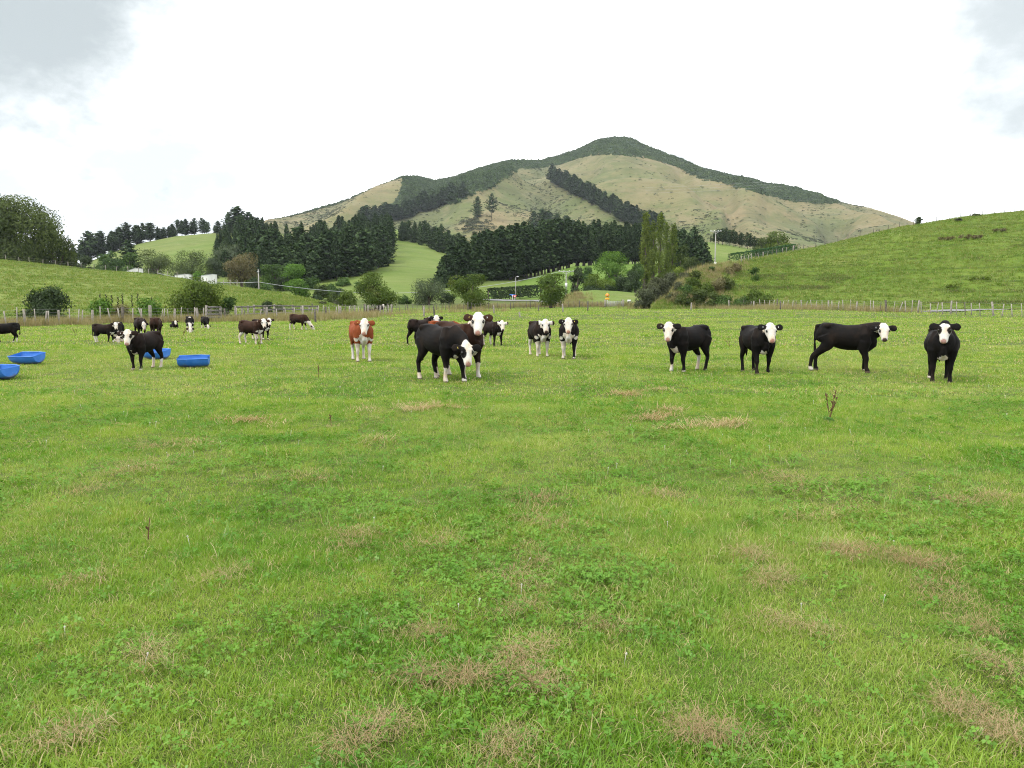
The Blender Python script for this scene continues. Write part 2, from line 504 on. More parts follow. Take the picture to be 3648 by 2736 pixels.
# ------------------------------------------------------------------ mountain
SKYLINE = [(300, 960, 1350), (600, 900, 1380), (800, 842, 1420), (946, 793, 1450), (1063, 765, 1480), (1215, 721, 1530), (1301, 689, 1560), (1361, 664, 1600), (1442, 630, 1640), (1486, 626, 1680), (1546, 642, 1700), (1621, 631, 1720),
           (1703, 604, 1750), (1790, 575, 1780), (1866, 570, 1800), (1931, 572, 1820), (1985, 556, 1850), (2060, 530, 1880), (2136, 497, 1900), (2190, 490, 1910), (2233, 494, 1910), (2304, 526, 1890), (2380, 556, 1860),
           (2510, 600, 1800), (2646, 636, 1740), (2759, 668, 1700), (2895, 695, 1640), (2987, 716, 1600), (3085, 744, 1560), (3200, 781, 1520), (3252, 798, 1500), (3450, 860, 1450), (3900, 960, 1400)]
mountain = Hill(SKYLINE, [(300, 760, 22), (1200, 780, 40), (1800, 780, 40), (2600, 760, 40), (3900, 700, 25)], w=0.15, na=560, nt=220, amp=16, ns=170, seed=21, gully=34.0, blen=0.4, edge=0.02,
                ridges=[([(1649, 712), (1760, 660), (1815, 630)], 18, 0.09), ([(2170, 600), (2330, 660), (2480, 730), (2560, 790)], 22, 0.12), ([(2640, 705), (2760, 755), (2900, 820)], 22, 0.10),
                        ([(2430, 640), (2520, 695), (2600, 745), (2620, 800)], -16, 0.10), ([(2740, 722), (2850, 770), (3000, 830)], -14, 0.10)])
BUSH_LOW = np.array([ray(px, py) for px, py in [(1372, 752), (1383, 743), (1421, 694), (1440, 640), (1445, 629.5), (1446, 760), (1520, 735), (1640, 712), (1649, 706), (1700, 680), (1790, 636), (1849, 594), (1909, 594), (2000, 580), (2070, 555), (2136, 542), (2228, 549), (2304, 557), (2412, 588), (2505, 638), (2564, 642), (2700, 680), (2814, 709), (2922, 720), (2987, 716)]])
# the left edge of the bush runs steeply: below row 640 it is bounded by the line of the old fence
EDGE = np.array([ray(px, py) for px, py in [(1300, 800), (1383, 743), (1421, 694), (1442, 628)]])
def bush_mask(a, sl):
    low = np.interp(a, [ray(1446, 760)[0], *BUSH_LOW[6:, 0]], [ray(1446, 760)[1], *BUSH_LOW[6:, 1]])
    edge_a = np.interp(sl, EDGE[:, 1], EDGE[:, 0])
    a_end = BUSH_LOW[-1, 0]
    lowl = ray(1300, 790)[1]
    low = np.where(a < ray(1446, 760)[0], np.minimum(low, ray(1446, 770)[1]), low)
    return (sl > low) & (a > edge_a) & (a < a_end) & (sl > lowl)
t = NT('mountain_pasture')
gr = t.attr('green')
c = t.mix(t.ramp(t.noise(0.004, 6, 0.62), 0.40, 0.60), (0.158, 0.134, 0.070), (0.084, 0.084, 0.039))
c = t.mix(t.ramp(t.noise(0.020, 7, 0.72), 0.44, 0.64, 0, 0.8), c, (0.166, 0.134, 0.074))
gm = t.math('MULTIPLY', gr, t.ramp(t.noise(0.0075, 6, 0.68), 0.32, 0.58))
c = t.mix(gm, c, (0.075, 0.098, 0.033))
c = t.mix(t.ramp(t.noise(0.10, 6, 0.75), 0.50, 0.70, 0, 0.6), c, (0.055, 0.058, 0.031))
st = t.ramp(t.noise(1.0, 5, 0.62, stretch=(0.006, 0.006, 0.125)), 0.52, 0.64, 0, 0.45)
c = t.mix(st, c, (0.064, 0.066, 0.034))
c = t.mix(t.ramp(t.noise(1.0, 5, 0.62, stretch=(0.039, 0.010, 0.016)), 0.54, 0.68, 0, 0.5), c, (0.156, 0.134, 0.078))
rg = t.math('ADD', t.attr('ridge'), t.math('MULTIPLY', t.math('SUBTRACT', t.noise(0.02, 7, 0.72), 0.5), 1.6))
c = t.mix(t.ramp(rg, 0.60, 1.05, 0, 0.55), c, (0.168, 0.134, 0.074))
c = t.mix(t.ramp(rg, 0.50, 0.02, 0, 0.6), c, (0.075, 0.086, 0.041))
c = t.mix(t.attr('bush'), c, (0.024, 0.040, 0.021))
m_mount = t.bsdf(c, 0.95, 0.1, 0, t.bump(t.noise(0.05, 6, 0.65), 0.6, 6.0))
mountain.build('mountain', m_mount)
Dm, zm = mountain.z(mountain.A, mountain.T)
slm = (zm - H) / Dm
attr(mountain.me, 'bush', (bush_mask(mountain.A, slm) & (mountain.T <= 1.3)).astype(float).ravel())
attr(mountain.me, 'ridge', mountain.spur(mountain.A * Dm, Dm).ravel())
attr(mountain.me, 'green', np.clip(1.25 - mountain.T * 1.25, 0, 1).ravel())
HILLS = [left_hill, right_hill, mound, plant_hill, foothill, far_left, back_right]
def surfz(x, y):
    z = float(zpad(x, y)) if math.hypot(x, y) < 300 else -6.0
    for h in HILLS + [mountain]: z = max(z, float(h.zat(np.array([x]), np.array([y]))[0]))
    return z

# ------------------------------------------------------------------ scattering (for what nobody could count)
def scatter(name, protos, pts, rotz, scale, pick, tilt=None):
    me = mesh_np(name, pts, [np.zeros((0, 3), int)] if False else np.zeros((0, 3), int)) if False else bpy.data.meshes.new(name)
    pts = np.asarray(pts, np.float32)
    me.vertices.add(len(pts)); me.vertices.foreach_set('co', pts.ravel())
    rot = np.zeros((len(pts), 3), np.float32); rot[:, 2] = rotz
    if tilt is not None: rot[:, :2] = tilt
    attr(me, 'rot', rot, 'FLOAT_VECTOR'); 
    sc = np.asarray(scale, np.float32)
    if sc.ndim == 1: sc = np.repeat(sc[:, None], 3, 1)
    attr(me, 'scl', sc, 'FLOAT_VECTOR'); attr(me, 'pick', pick, 'INT')
    me.update()
    o = obj(name, me)
    ng = bpy.data.node_groups.new(name, 'GeometryNodeTree')
    ng.interface.new_socket('Geometry', in_out='INPUT', socket_type='NodeSocketGeometry')
    ng.interface.new_socket('Geometry', in_out='OUTPUT', socket_type='NodeSocketGeometry')
    gi = ng.nodes.new('NodeGroupInput'); go = ng.nodes.new('NodeGroupOutput')
    jn = ng.nodes.new('GeometryNodeJoinGeometry')
    def na(nm, ty):
        x = ng.nodes.new('GeometryNodeInputNamedAttribute'); x.data_type = ty; x.inputs['Name'].default_value = nm
        return x.outputs['Attribute']
    e2r = ng.nodes.new('FunctionNodeEulerToRotation'); ng.links.new(na('rot', 'FLOAT_VECTOR'), e2r.inputs[0])
    sv = na('scl', 'FLOAT_VECTOR'); pk = na('pick', 'INT')
    for k, p in enumerate(protos):
        cm = ng.nodes.new('FunctionNodeCompare'); cm.data_type = 'INT'; cm.operation = 'EQUAL'
        ints = [s_ for s_ in cm.inputs if s_.type == 'INT']
        ng.links.new(pk, ints[0]); ints[1].default_value = k
        oi = ng.nodes.new('GeometryNodeObjectInfo'); oi.inputs['Object'].default_value = p; oi.inputs['As Instance'].default_value = True
        ip = ng.nodes.new('GeometryNodeInstanceOnPoints')
        ng.links.new(gi.outputs[0], ip.inputs['Points']); ng.links.new(cm.outputs[0], ip.inputs['Selection'])
        ng.links.new(oi.outputs['Geometry'], ip.inputs['Instance'])
        ng.links.new(e2r.outputs[0], ip.inputs['Rotation']); ng.links.new(sv, ip.inputs['Scale'])
        ng.links.new(ip.outputs[0], jn.inputs[0])
    ng.links.new(jn.outputs[0], go.inputs[0])
    md = o.modifiers.new('scatter', 'NODES'); md.node_group = ng
    tag(o, kind='stuff')
    return o
def proto(name, me, mat):
    for m in (mat if isinstance(mat, (list, tuple)) else [mat]): me.materials.append(m)
    return bpy.data.objects.new(name, me)      # not linked: only the scatter uses it
# ------------------------------------------------------------------ trees
def unit(v): return v / (np.linalg.norm(v, axis=-1, keepdims=True) + 1e-9)
def leaf_quads(c, nrm, size, rng, asp=1.0):
    n = len(c)
    nrm = unit(nrm)
    r = rng.normal(size=(n, 3))
    u = unit(np.cross(nrm, r)); w = np.cross(nrm, u)
    size = np.broadcast_to(size, (n,))[:, None]
    k = rng.uniform(0.7, 1.3, (n, 1))
    a, b = u * size * 0.5 * k, w * size * 0.5 * asp
    fold = nrm * size * rng.uniform(-0.12, 0.12, (n, 1))
    v = np.stack([c - a, c - b * 0.8 + fold, c + a, c + b + fold], 1).reshape(-1, 3)
    q = np.arange(n * 4).reshape(n, 4)
    return v, q
def crown_mesh(name, h, w, base, nclump, nleaf, ls, shape, seed, droop=0.0, lean=0.0):
    rng = np.random.default_rng(seed)
    hc, rw = (h - base), w / 2
    C = []
    for k in range(nclump):
        d = unit(rng.normal(size=3)); rad = rng.uniform(0.35, 0.86) if k % 5 else rng.uniform(0.0, 0.4)
        if shape == 'column':
            z = rng.uniform(0.02, 1.0) if k else 0.97
            r = (0.95 * min(1, z / 0.12) ** 0.6) * (1 - max(0, (z - 0.62) / 0.40)) ** 0.75 * 0.55
            th = rng.uniform(0, 2 * PI)
            C.append((math.cos(th) * r * rw, math.sin(th) * r * rw, base + hc * z * 0.97))
        elif shape == 'shrub':
            zc = rng.uniform(0.05, 0.88); lr = (1 - zc ** 2.2) ** 0.5 * rw * (rng.uniform(0.4, 0.84) if k % 5 else 0.25)
            th = k * 2.4 + rng.uniform(-0.6, 0.6)
            C.append((math.cos(th) * lr, math.sin(th) * lr, base + hc * zc * 0.92))
        else:
            zc = rng.uniform(-0.86, 0.86); lr = (1 - abs(zc) ** 2.1) ** 0.5 * rw * (rng.uniform(0.45, 0.86) if k % 5 else 0.3)
            if zc < -0.3: lr *= 0.9
            th = k * 2.4 + rng.uniform(-0.6, 0.6)
            C.append((math.cos(th) * lr, math.sin(th) * lr, base + hc * (0.5 + 0.5 * zc)))
    C = np.array(C)
    C[:, 0] += lean * (C[:, 2] - base)
    cr = (rng.uniform(0.13, 0.27, nclump) * min(w, hc * 1.3)) if shape != 'column' else rng.uniform(0.25, 0.45, nclump) * rw
    cv = rng.uniform(0, 1, nclump)
    k = rng.choice(nclump, nleaf, p=cr ** 2 / (cr ** 2).sum())
    d = unit(rng.normal(size=(nleaf, 3)) + np.array([0, 0, 0.25]))
    rr_ = rng.uniform(0.45, 1.08, nleaf) ** 0.6
    sq = np.array([1, 1, 0.8]) if shape != 'column' else np.array([0.9, 0.9, 2.4])
    P = C[k] + d * (cr[k] * rr_)[:, None] * sq
    if droop: P[:, 2] -= droop * rng.uniform(0, 1, nleaf) ** 2 * hc * np.clip(np.hypot(P[:, 0], P[:, 1]) / rw, 0, 1)
    # stray twigs past the outline
    P += rng.normal(size=P.shape) * ls * 0.6
    P[:, 2] = np.clip(P[:, 2], 0.02 * h if shape == 'shrub' else base * 0.8, h * 1.04)
    cen = np.array([0, 0, base + hc * 0.45])
    out = unit((P - cen) / np.array([rw, rw, hc * 0.5]))
    nr = d * 0.6 + out * 0.5 + rng.normal(size=P.shape) * 0.45
    v, q = leaf_quads(P, nr, ls * rng.uniform(0.6, 1.35, nleaf), rng, 0.62 if not droop else 0.4)
    me = mesh_np(name, v, q, False)
    vv = np.clip(0.5 * cv[k] + 0.5 * rng.uniform(0, 1, nleaf) ** 1.2, 0, 1)
    attr(me, 'v', np.repeat(vv, 4))
    return me, C
def trunk_mesh(name, h, base, C, r0, rng, limbs=7):
    m = MB()
    top = base + (h - base) * 0.45
    bend = rng.uniform(-0.25, 0.25, 2) * r0 * 3
    pts = [(bend[0] * t_ * t_, bend[1] * t_ * t_, -0.2 + (top + 0.2) * t_) for t_ in np.linspace(0, 1, 6)]
    m.tube(pts, r0 * np.array([1.35, 1.0, 0.9, 0.75, 0.6, 0.4]), n=8)
    for k in rng.choice(len(C), min(limbs, len(C)), replace=False):
        s0 = np.array(pts[rng.integers(2, 5)]); e = C[k]
        mid = (s0 + e) / 2 + np.array([0, 0, 0.06 * h]) * rng.uniform(-0.3, 1)
        m.tube([s0, mid, e], r0 * np.array([0.45, 0.3, 0.1]), n=5)
    return m.mesh(name, True)

m_bark = mat_plain('bark', (0.10, 0.085, 0.065), 0.9, 0.1, 0.25, 3.0, bump=0.05)
m_pbark = mat_plain('pine_bark', (0.13, 0.115, 0.095), 0.9, 0.1, 0.25, 2.0, bump=0.05)
LEAF = {
    'olive': mat_leaf('olive_leaf', (0.032, 0.050, 0.012), (0.095, 0.123, 0.029)),
    'field': mat_leaf('field_tree_leaf', (0.036, 0.065, 0.009), (0.112, 0.162, 0.022), c3=(0.090, 0.105, 0.020)),
    'grey': mat_leaf('grey_willow_leaf', (0.040, 0.054, 0.027), (0.106, 0.132, 0.069)),
    'green': mat_leaf('green_leaf', (0.029, 0.061, 0.013), (0.084, 0.146, 0.031)),
    'bright': mat_leaf('bright_leaf', (0.040, 0.094, 0.010), (0.123, 0.224, 0.029)),
    'yellow': mat_leaf('yellow_green_leaf', (0.061, 0.097, 0.012), (0.151, 0.202, 0.029)),
    'dark': mat_leaf('dark_leaf', (0.019, 0.033, 0.013), (0.056, 0.084, 0.031)),
    'poplar': mat_leaf('poplar_leaf', (0.061, 0.086, 0.013), (0.157, 0.202, 0.029)),
    'brown': mat_leaf('brown_leaf', (0.095, 0.080, 0.038), (0.150, 0.128, 0.060)),
    'scrub': mat_leaf('scrub_leaf', (0.043, 0.050, 0.027), (0.112, 0.123, 0.067)),
    'straw': mat_leaf('dry_scrub_leaf', (0.094, 0.079, 0.036), (0.235, 0.202, 0.095)),
    'rust': mat_leaf('rusty_weed_leaf', (0.086, 0.068, 0.022), (0.179, 0.162, 0.050)),
    'willow': mat_leaf('willow_leaf', (0.043, 0.061, 0.020), (0.112, 0.146, 0.050)),
    'hedge': mat_leaf('hedge_leaf', (0.014, 0.047, 0.014), (0.045, 0.106, 0.034)),
}
TSEED = [100]
def tree(name, label, cat, px, top, wpx, D, leaf, shape='round', trunk=0.28, clumps=16, droop=0.0, group=None, lsc=1.0, dens=1.0, hill=None, lean=0.0, r0=None):
    TSEED[0] += 1
    seed = TSEED[0]; rng = np.random.default_rng(seed)
    a, s_ = ray(px, top)
    x, y = a * D, D
    z0 = surfz(x, y) if hill is None else float(hill.zat(np.array([x]), np.array([y]))[0])
    h = max(H + s_ * D - z0, 0.4)
    w = wpx * D / FPX
    base = h * trunk if shape != 'shrub' else 0.0
    ls = max(1.7 * D / 786 * lsc, 0.05)
    cap = 13000 if wpx < 250 else 46000
    ls = max(ls, math.sqrt(w * (h - base) * 19 * dens / cap))
    area = (w * (h - base)) / (ls * ls)
    nleaf = int(np.clip(area * 19 * dens, 350, cap))
    if shape in ('shrub',): nleaf = int(nleaf * 1.2)
    root = empty(name, (x, y, z0), 0)
    tag(root, label, cat, group)
    me, C = crown_mesh('crown', h, w, base, clumps, nleaf, ls, shape, seed, droop, lean)
    obj('crown', me, LEAF[leaf], root)
    r0 = r0 or (0.028 * h + 0.02 * w)
    if shape == 'shrub':
        m = MB()
        for k in range(4):
            e = C[rng.integers(len(C))]
            m.tube([(0.05 * k, 0, -0.1), e * 0.5 + np.array([0, 0, 0.1]), e], r0 * np.array([0.6, 0.4, 0.15]), n=5)
        m.build('stem', m_bark, root, True)
    else:
        obj('trunk', trunk_mesh('trunk', h, base, C, r0, rng), m_bark, root)
    return root

# pines ---------------------------------------------------------------
def pine_meshes(seed, kind):
    """unit pine 1 m tall and about 0.3 m wide: trunk, crown"""
    rng = np.random.default_rng(seed)
    lo, rmax, nwh, up = {'plantation': (0.16, 0.135, 30, 0.25), 'row': (0.20, 0.20, 22, 0.30), 'mature': (0.06, 0.24, 24, 0.15), 'sparse': (0.34, 0.24, 15, 0.25)}[kind]
    P, N, S = [], [], []
    for i in range(nwh):
        t_ = (i + rng.uniform(0, 0.8)) / nwh
        z = lo + (1.0 - lo) * t_
        prof = {'plantation': (1 - t_) ** 0.75 * min(1, 0.6 + t_ * 2.2) * 1.2, 'row': (1 - t_) ** 0.55 * min(1, 0.55 + t_ * 1.6), 'mature': (1 - t_) ** 0.6 * min(1, 0.7 + t_), 'sparse': (1 - t_ ** 2) * min(1, 0.5 + t_ * 1.4)}[kind]
        r = rmax * (prof + 0.03)
        nb = 6 if kind != 'sparse' else 5
        th0 = rng.uniform(0, 2 * PI)
        for b in range(nb):
            if kind in ('row', 'sparse') and rng.uniform() < 0.22: continue
            th = th0 + b * 2 * PI / nb + rng.uniform(-0.4, 0.4)
            L = r * rng.uniform(0.55, 1.25)
            nt = max(3, int(7 * L / rmax + 2))
            s_ = np.linspace(0.18, 1, nt)
            d = np.array([math.cos(th), math.sin(th), 0])
            side = np.array([-d[1], d[0], 0])
            for q_ in s_:
                for sd_ in (-1, 1):
                    p = d * L * q_ + np.array([0, 0, z + up * L * q_ ** 1.6 - 0.03 * (1 - q_)]) + side * sd_ * L * 0.22 * (1.15 - q_) * rng.uniform(0.2, 1.3)
                    p[2] += rng.uniform(-0.012, 0.012)
                    P.append(p); N.append(np.array([d[0] * 0.6, d[1] * 0.6, 0.8]) + rng.normal(size=3) * 0.45); S.append(rng.uniform(0.03, 0.06) * {'plantation': 1.0, 'row': 1.1, 'mature': 1.35, 'sparse': 1.3}[kind])
    for k in range(8):
        P.append(np.array([rng.uniform(-0.006, 0.006), rng.uniform(-0.006, 0.006), rng.uniform(0.93, 1.01)])); N.append(np.array([math.cos(k), math.sin(k), 0.2])); S.append(0.03)
    v, q = leaf_quads(np.array(P), np.array(N), np.array(S), rng, 0.7)
    cm = mesh_np('crown', v, q)
    attr(cm, 'v', np.repeat(rng.uniform(0, 1, len(P)), 4))
    cm.materials.append(m_needle)
    m = MB(); m.tube([(0, 0, -0.03), (0, 0, 0.3), (0.004, 0, 0.7), (0, 0, 0.98)], [0.016, 0.012, 0.008, 0.002], n=6)
    tm = m.mesh('trunk', True); tm.materials.append(m_pbark)
    m2 = MB(); m2.tube([(0, 0, -0.03), (0, 0, 0.3), (0.004, 0, 0.7), (0, 0, 0.98)], [0.016, 0.012, 0.008, 0.002], n=5, caps=False)
    jv = np.vstack([v, np.vstack(m2.v)]); jq = np.vstack([q, np.vstack(m2.q) + len(v)])
    jm = mesh_np('pine_tree', jv, jq)
    attr(jm, 'v', np.concatenate([np.repeat(rng.uniform(0, 1, len(P)), 4), np.zeros(len(jv) - len(v))]))
    jm.materials.append(m_needle); jm.materials.append(m_pbark)
    mi = np.zeros(len(jq), np.int32); mi[len(q):] = 1
    jm.polygons.foreach_set('material_index', mi)
    return cm, tm, jm
t = NT('pine_needles')
c = t.mix(t.attr('v'), (0.014, 0.030, 0.013), (0.036, 0.060, 0.023))
c = t.mix(t.ramp(t.rnd(), 0.0, 1.0, 0.0, 0.85), c, t.mix(1.0, c, (1.75, 1.65, 1.5), 'MULTIPLY'))
m_needle = t.leaf(c, 0.15, 0.008)
PINES = {k: [pine_meshes(300 + 17 * i + len(k), k) for i in range(nv)] for k, nv in (('plantation', 5), ('row', 5), ('mature', 4), ('sparse', 3))}
PINE_STUFF = []
def nth(i):
    return '%d%s' % (i, 'th' if 10 <= i % 100 <= 20 else {1: 'st', 2: 'nd', 3: 'rd'}.get(i % 10, 'th'))
def pine(x, y, z, h, kind, label, group, parts=False, wide=1.0):
    v = PINES[kind][random.randrange(len(PINES[kind]))]
    sc = (h * wide * random.uniform(0.75, 1.4),) * 2 + (h,)
    
    rz = random.uniform(0, 6.28)
    if parts:
        o = empty('pine_tree', (x, y, z), rz); o.scale = sc
        obj('crown', v[0], None, o); obj('trunk', v[1], None, o)
    else:
        o = obj('pine_tree', v[2], None, None, (x, y, z), rz); o.scale = sc
    o.rotation_euler = (random.gauss(0, 0.025), random.gauss(0, 0.025), rz)
    tag(o, label, 'pine tree', group)
    return o
def line_interp(pts, u):
    p = np.array(pts, float); 
    return tuple(np.interp(u, p[:, 0], p[:, k]) for k in range(1, p.shape[1]))

# row of pines along the crest of the far left hill
for i, px in enumerate(np.concatenate([np.linspace(255, 395, 13), np.linspace(402, 645, 22), np.linspace(656, 692, 4), np.linspace(702, 768, 6)])):
    px += random.uniform(-2.5, 2.5)
    py, = line_interp([(250, 955), (322, 931), (399, 900), (494, 868), (623, 842), (740, 832), (829, 829)], px)
    top, = line_interp([(250, 872), (300, 838), (340, 832), (380, 826), (395, 825), (430, 802), (480, 797), (530, 795), (580, 805), (640, 780), (670, 775), (700, 774), (730, 776), (770, 800)], px)
    p = far_left.hit(px, py)
    h = (py - top) * p.y / FPX * random.uniform(0.80, 1.12)
    pine(p.x, p.y + random.uniform(-4, 10), p.z - 0.5, h, random.choice(['row', 'row', 'plantation']), '%s dark pine from the left in the crest row on the far left hill' % nth(i + 1), 'pine row on the far left hill crest', True, 1.75)
for px, top, w in ((795, 800, 1.4), (830, 772, 1.6), (862, 752, 1.9), (900, 770, 1.7), (935, 788, 1.6), (965, 805, 1.5)):
    p = far_left.hit(px, 833)
    pine(p.x, p.y - 10, p.z - 1, (845 - top) * p.y / FPX, 'mature', 'broad dark pine on the skyline where the crest row meets the plantation', 'broad skyline pines', False, w)
# plantation on the left: trees from the skyline down the slope
cand = []
rl = random.Random(5)
while len(cand) < 250:
    px = rl.uniform(770, 1395)
    lo, = line_interp([(760, 985), (900, 1000), (1000, 1012), (1150, 1012), (1270, 992), (1327, 974), (1395, 935)], px)
    hi, = line_interp([(770, 858), (860, 840), (950, 872), (1082, 900), (1150, 875), (1288, 838), (1395, 848)], px)
    py = rl.uniform(hi, lo)
    p = foothill.hit(px, py)
    if all((p.x - q.x) ** 2 + (p.y - q.y) ** 2 > 40 for q, _ in cand): cand.append((p, py))
    elif rl.random() < 0.02: cand.append((p, py))
cand.sort(key=lambda c: c[0].y)
for k, (p, py) in enumerate(cand):
    h = rl.uniform(11, 19) * float(np.interp(p.x / p.y, [ray(770, 900)[0], ray(880, 900)[0]], [0.5, 1.0]))
    if k < 62: pine(p.x, p.y, p.z - 0.3, h, rl.choice(['plantation', 'mature', 'mature', 'mature']), 'dark pine standing in the dense plantation left of the central meadow', 'pines of the left plantation', k < 30, 1.5)
    else: PINE_STUFF.append((p.x, p.y, p.z - 0.3, h))
p = at(1180, 1010, 300)
pine(p.x, 300, surfz(p.x, 300), H + ray(1180, 842)[1] * 300 - surfz(p.x, 300), 'mature', 'biggest broad dark pine at the front of the left plantation', None, True, 1.3)
# pines closing the top of the central meadow
for i in range(22):
    px = 1422 + 246 * (i + random.uniform(0, 1)) / 22
    py, = line_interp([(1420, 862), (1480, 866), (1560, 898), (1640, 930), (1680, 945)], px)
    top, = line_interp([(1420, 800), (1500, 795), (1560, 812), (1623, 840), (1680, 870)], px)
    p = foothill.hit(px, py - random.uniform(0, 14))
    pine(p.x, p.y, p.z - 0.3, max((py - top) * p.y / FPX, 9) * random.uniform(0.85, 1.05), 'mature', 'dark pine at the head of the central green meadow', 'pines closing the head of the meadow', False, 1.25)
# plantation on the right, rows behind the bright green slope
for row in range(5):
    for i, px in enumerate(np.linspace(1588, 2310, 29)):
        px += random.uniform(-10, 10)
        top, = line_interp([(1580, 905), (1620, 860), (1680, 832), (1750, 817), (1849, 792), (2050, 776), (2180, 787), (2310, 800)], px)
        a = ray(px, 1000)[0]
        Dc = float(np.interp(a, plant_hill.c[:, 0], plant_hill.c[:, 2])) + row * 7 + random.uniform(-2, 2)
        x = a * Dc; z = float(plant_hill.zat(np.array([x]), np.array([Dc]))[0])
        h = (H + ray(px, top)[1] * Dc - z) * random.uniform(0.84, 1.04)
        if z < -50: z = surfz(x, Dc)
        h = (H + ray(px, top)[1] * Dc - z) * random.uniform(0.84, 1.04)
        if row < 2: pine(x, Dc, z - 0.3, h, 'plantation', ('%s pine from the left in the front row above the bright green slope' % nth(i + 1)) if row == 0 else 'tall dark pine in the second row above the bright green slope', 'pines of the right plantation', row == 0, 1.4)
        else: PINE_STUFF.append((x, Dc, z - 0.3, h))
for px, D, top, w in ((1578, 262, 935, 1.9), (1600, 268, 905, 1.7), (1560, 258, 975, 2.0)):
    x = ray(px, 1000)[0] * D; z = surfz(x, D)
    pine(x, D, z - 0.3, H + ray(px, top)[1] * D - z, 'mature', 'low dark pine with foliage to the ground at the plantation corner by the meadow', 'corner pines of the right plantation', False, w)
# shelter belts on the mountain
for i in range(34):
    u = (i + random.uniform(-0.3, 1.3)) / 34; px = 1285 + u * 368
    py, = line_interp([(1280, 808), (1421, 786), (1540, 746), (1655, 713)], px)
    p = mountain.hit(px, py - random.uniform(0, 10))
    pine(p.x, p.y, p.z - 0.5, random.uniform(17, 25) * p.y / 1000, 'mature', 'dark pine in the shelter belt climbing below the bush on the mountain', 'pines of the left shelter belt', False, 1.9)
for i in range(64):
    u = (i + random.uniform(-0.3, 1.3)) / 64; px = 1962 + u * 400
    py, = line_interp([(1960, 652), (2000, 672), (2174, 770), (2260, 812), (2370, 830)], px)
    up_, = line_interp([(1960, 2), (2060, 12), (2170, 24), (2300, 14), (2370, 6)], px)
    p = mountain.hit(px, py - random.uniform(0, 1) * up_)
    pine(p.x, p.y, p.z - 0.5, random.uniform(19, 25) * p.y / 1000, 'plantation', 'dark pine in the diagonal shelter belt descending the mountain face', 'pines of the diagonal belt', False, 2.2)
for px, py, top, w, lab in ((1700, 775, 703, 1.7, 'left one of the two lone pines on the open mountain slope'), (1752, 788, 694, 1.7, 'taller right one of the two lone pines on the open mountain slope')):
    p = mountain.hit(px, py)
    pine(p.x, p.y, p.z, (py - top) * p.y / FPX, 'sparse' if px > 1740 else 'mature', lab, None, True, w)
for px, py, top in ((1905, 815, 752), (1930, 818, 743), (1955, 820, 752), (1985, 822, 762), (2015, 825, 768), (2040, 828, 782)):
    p = mountain.hit(px, 860)
    pine(p.x, p.y, p.z, H + ray(px, top)[1] * p.y - p.z, 'mature', 'rounded dark pine showing above the right plantation', 'rounded pines above the right plantation', False, 1.5)
# pines right of the poplars and on the rise behind the right hill
for i in range(16):
    px = random.uniform(2395, 2530)
    top, = line_interp([(2390, 795), (2440, 800), (2480, 808), (2510, 850), (2535, 905)], px)
    D = random.uniform(285, 320); x = ray(px, 900)[0] * D; z = surfz(x, D)
    pine(x, D, z - 0.3, (H + ray(px, top)[1] * D - z) * random.uniform(0.82, 1.0), 'mature', 'dark pine in the clump right of the poplars', 'pines right of the poplars', i < 6, 1.2)
for i, px in enumerate(np.linspace(2530, 2705, 15)):
    px += random.uniform(-4, 4)
    py, = line_interp([(2520, 864), (2600, 875), (2700, 893), (2710, 896)], px)
    top, = line_interp([(2525, 842), (2550, 818), (2580, 815), (2620, 822), (2660, 830), (2710, 850)], px)
    p = back_right.hit(px, py)
    pine(p.x, p.y - 2, p.z - 0.3, (py - top) * p.y / FPX * random.uniform(0.9, 1.08), 'row', '%s dark pine from the left in the short row below the tan mountain' % nth(i + 1), 'short pine row behind the right hill', True, 1.5)
if PINE_STUFF:
    ps = np.array(PINE_STUFF)
    n = len(ps); w = ps[:, 3] * RNG.uniform(1.1, 1.8, n)
    o = scatter('pine_forest', [proto('pine', v[2].copy(), []) for v in PINES['plantation']], ps[:, :3], RNG.uniform(0, 6.28, n), np.stack([w, w, ps[:, 3]], 1), RNG.integers(0, 5, n))
    tag(o, 'dense dark mass of pines deep inside the plantations', 'forest')

# bush on the mountain ridge, scrub on its pasture
def dome(seed, n=80):
    rng = np.random.default_rng(seed)
    d = unit(rng.normal(size=(n, 3))); d[:, 2] = np.abs(d[:, 2]) * 0.9 - 0.1
    lump = 1 + 0.22 * np.sin(d[:, 0] * 5 + seed) * np.cos(d[:, 1] * 4)
    v, q = leaf_quads(d * 0.5 * lump[:, None], d + rng.normal(size=(n, 3)) * 0.35, 0.26, rng, 0.8)
    me = mesh_np('bush_crown', v, q); attr(me, 'v', np.repeat(rng.uniform(0, 1, n), 4))
    return me
t = NT('bush_leaf')
c = t.mix(t.attr('v'), (0.022, 0.042, 0.016), (0.046, 0.074, 0.028))
c = t.mix(t.ramp(t.noise(0.012, 4, 0.6), 0.42, 0.62, 0, 0.7), c, (0.050, 0.074, 0.032))
c = t.mix(t.ramp(t.rnd(), 0.55, 1.0, 0, 0.75), c, t.mix(1.0, c, (1.9, 1.75, 1.6), 'MULTIPLY'))
c = t.mix(t.ramp(t.rnd(), 0.0, 0.3, 0.6, 0.0), c, t.mix(1.0, c, (0.5, 0.55, 0.55), 'MULTIPLY'))
m_bush = t.leaf(c, 0.15, 0.008)
m_scrub2 = mat_leaf('mountain_scrub_leaf', (0.036, 0.042, 0.022), (0.062, 0.068, 0.036), 0.1, 0.01)
domes = [proto('bush_crown', dome(k), m_bush) for k in range(4)]
sdomes = [proto('scrub_crown', dome(k + 9, 40), m_scrub2) for k in range(3)]
a = RNG.uniform(ray(1290, 700)[0], ray(2990, 700)[0], 90000); tq = RNG.uniform(0.15, 1.05, 90000) ** 0.7
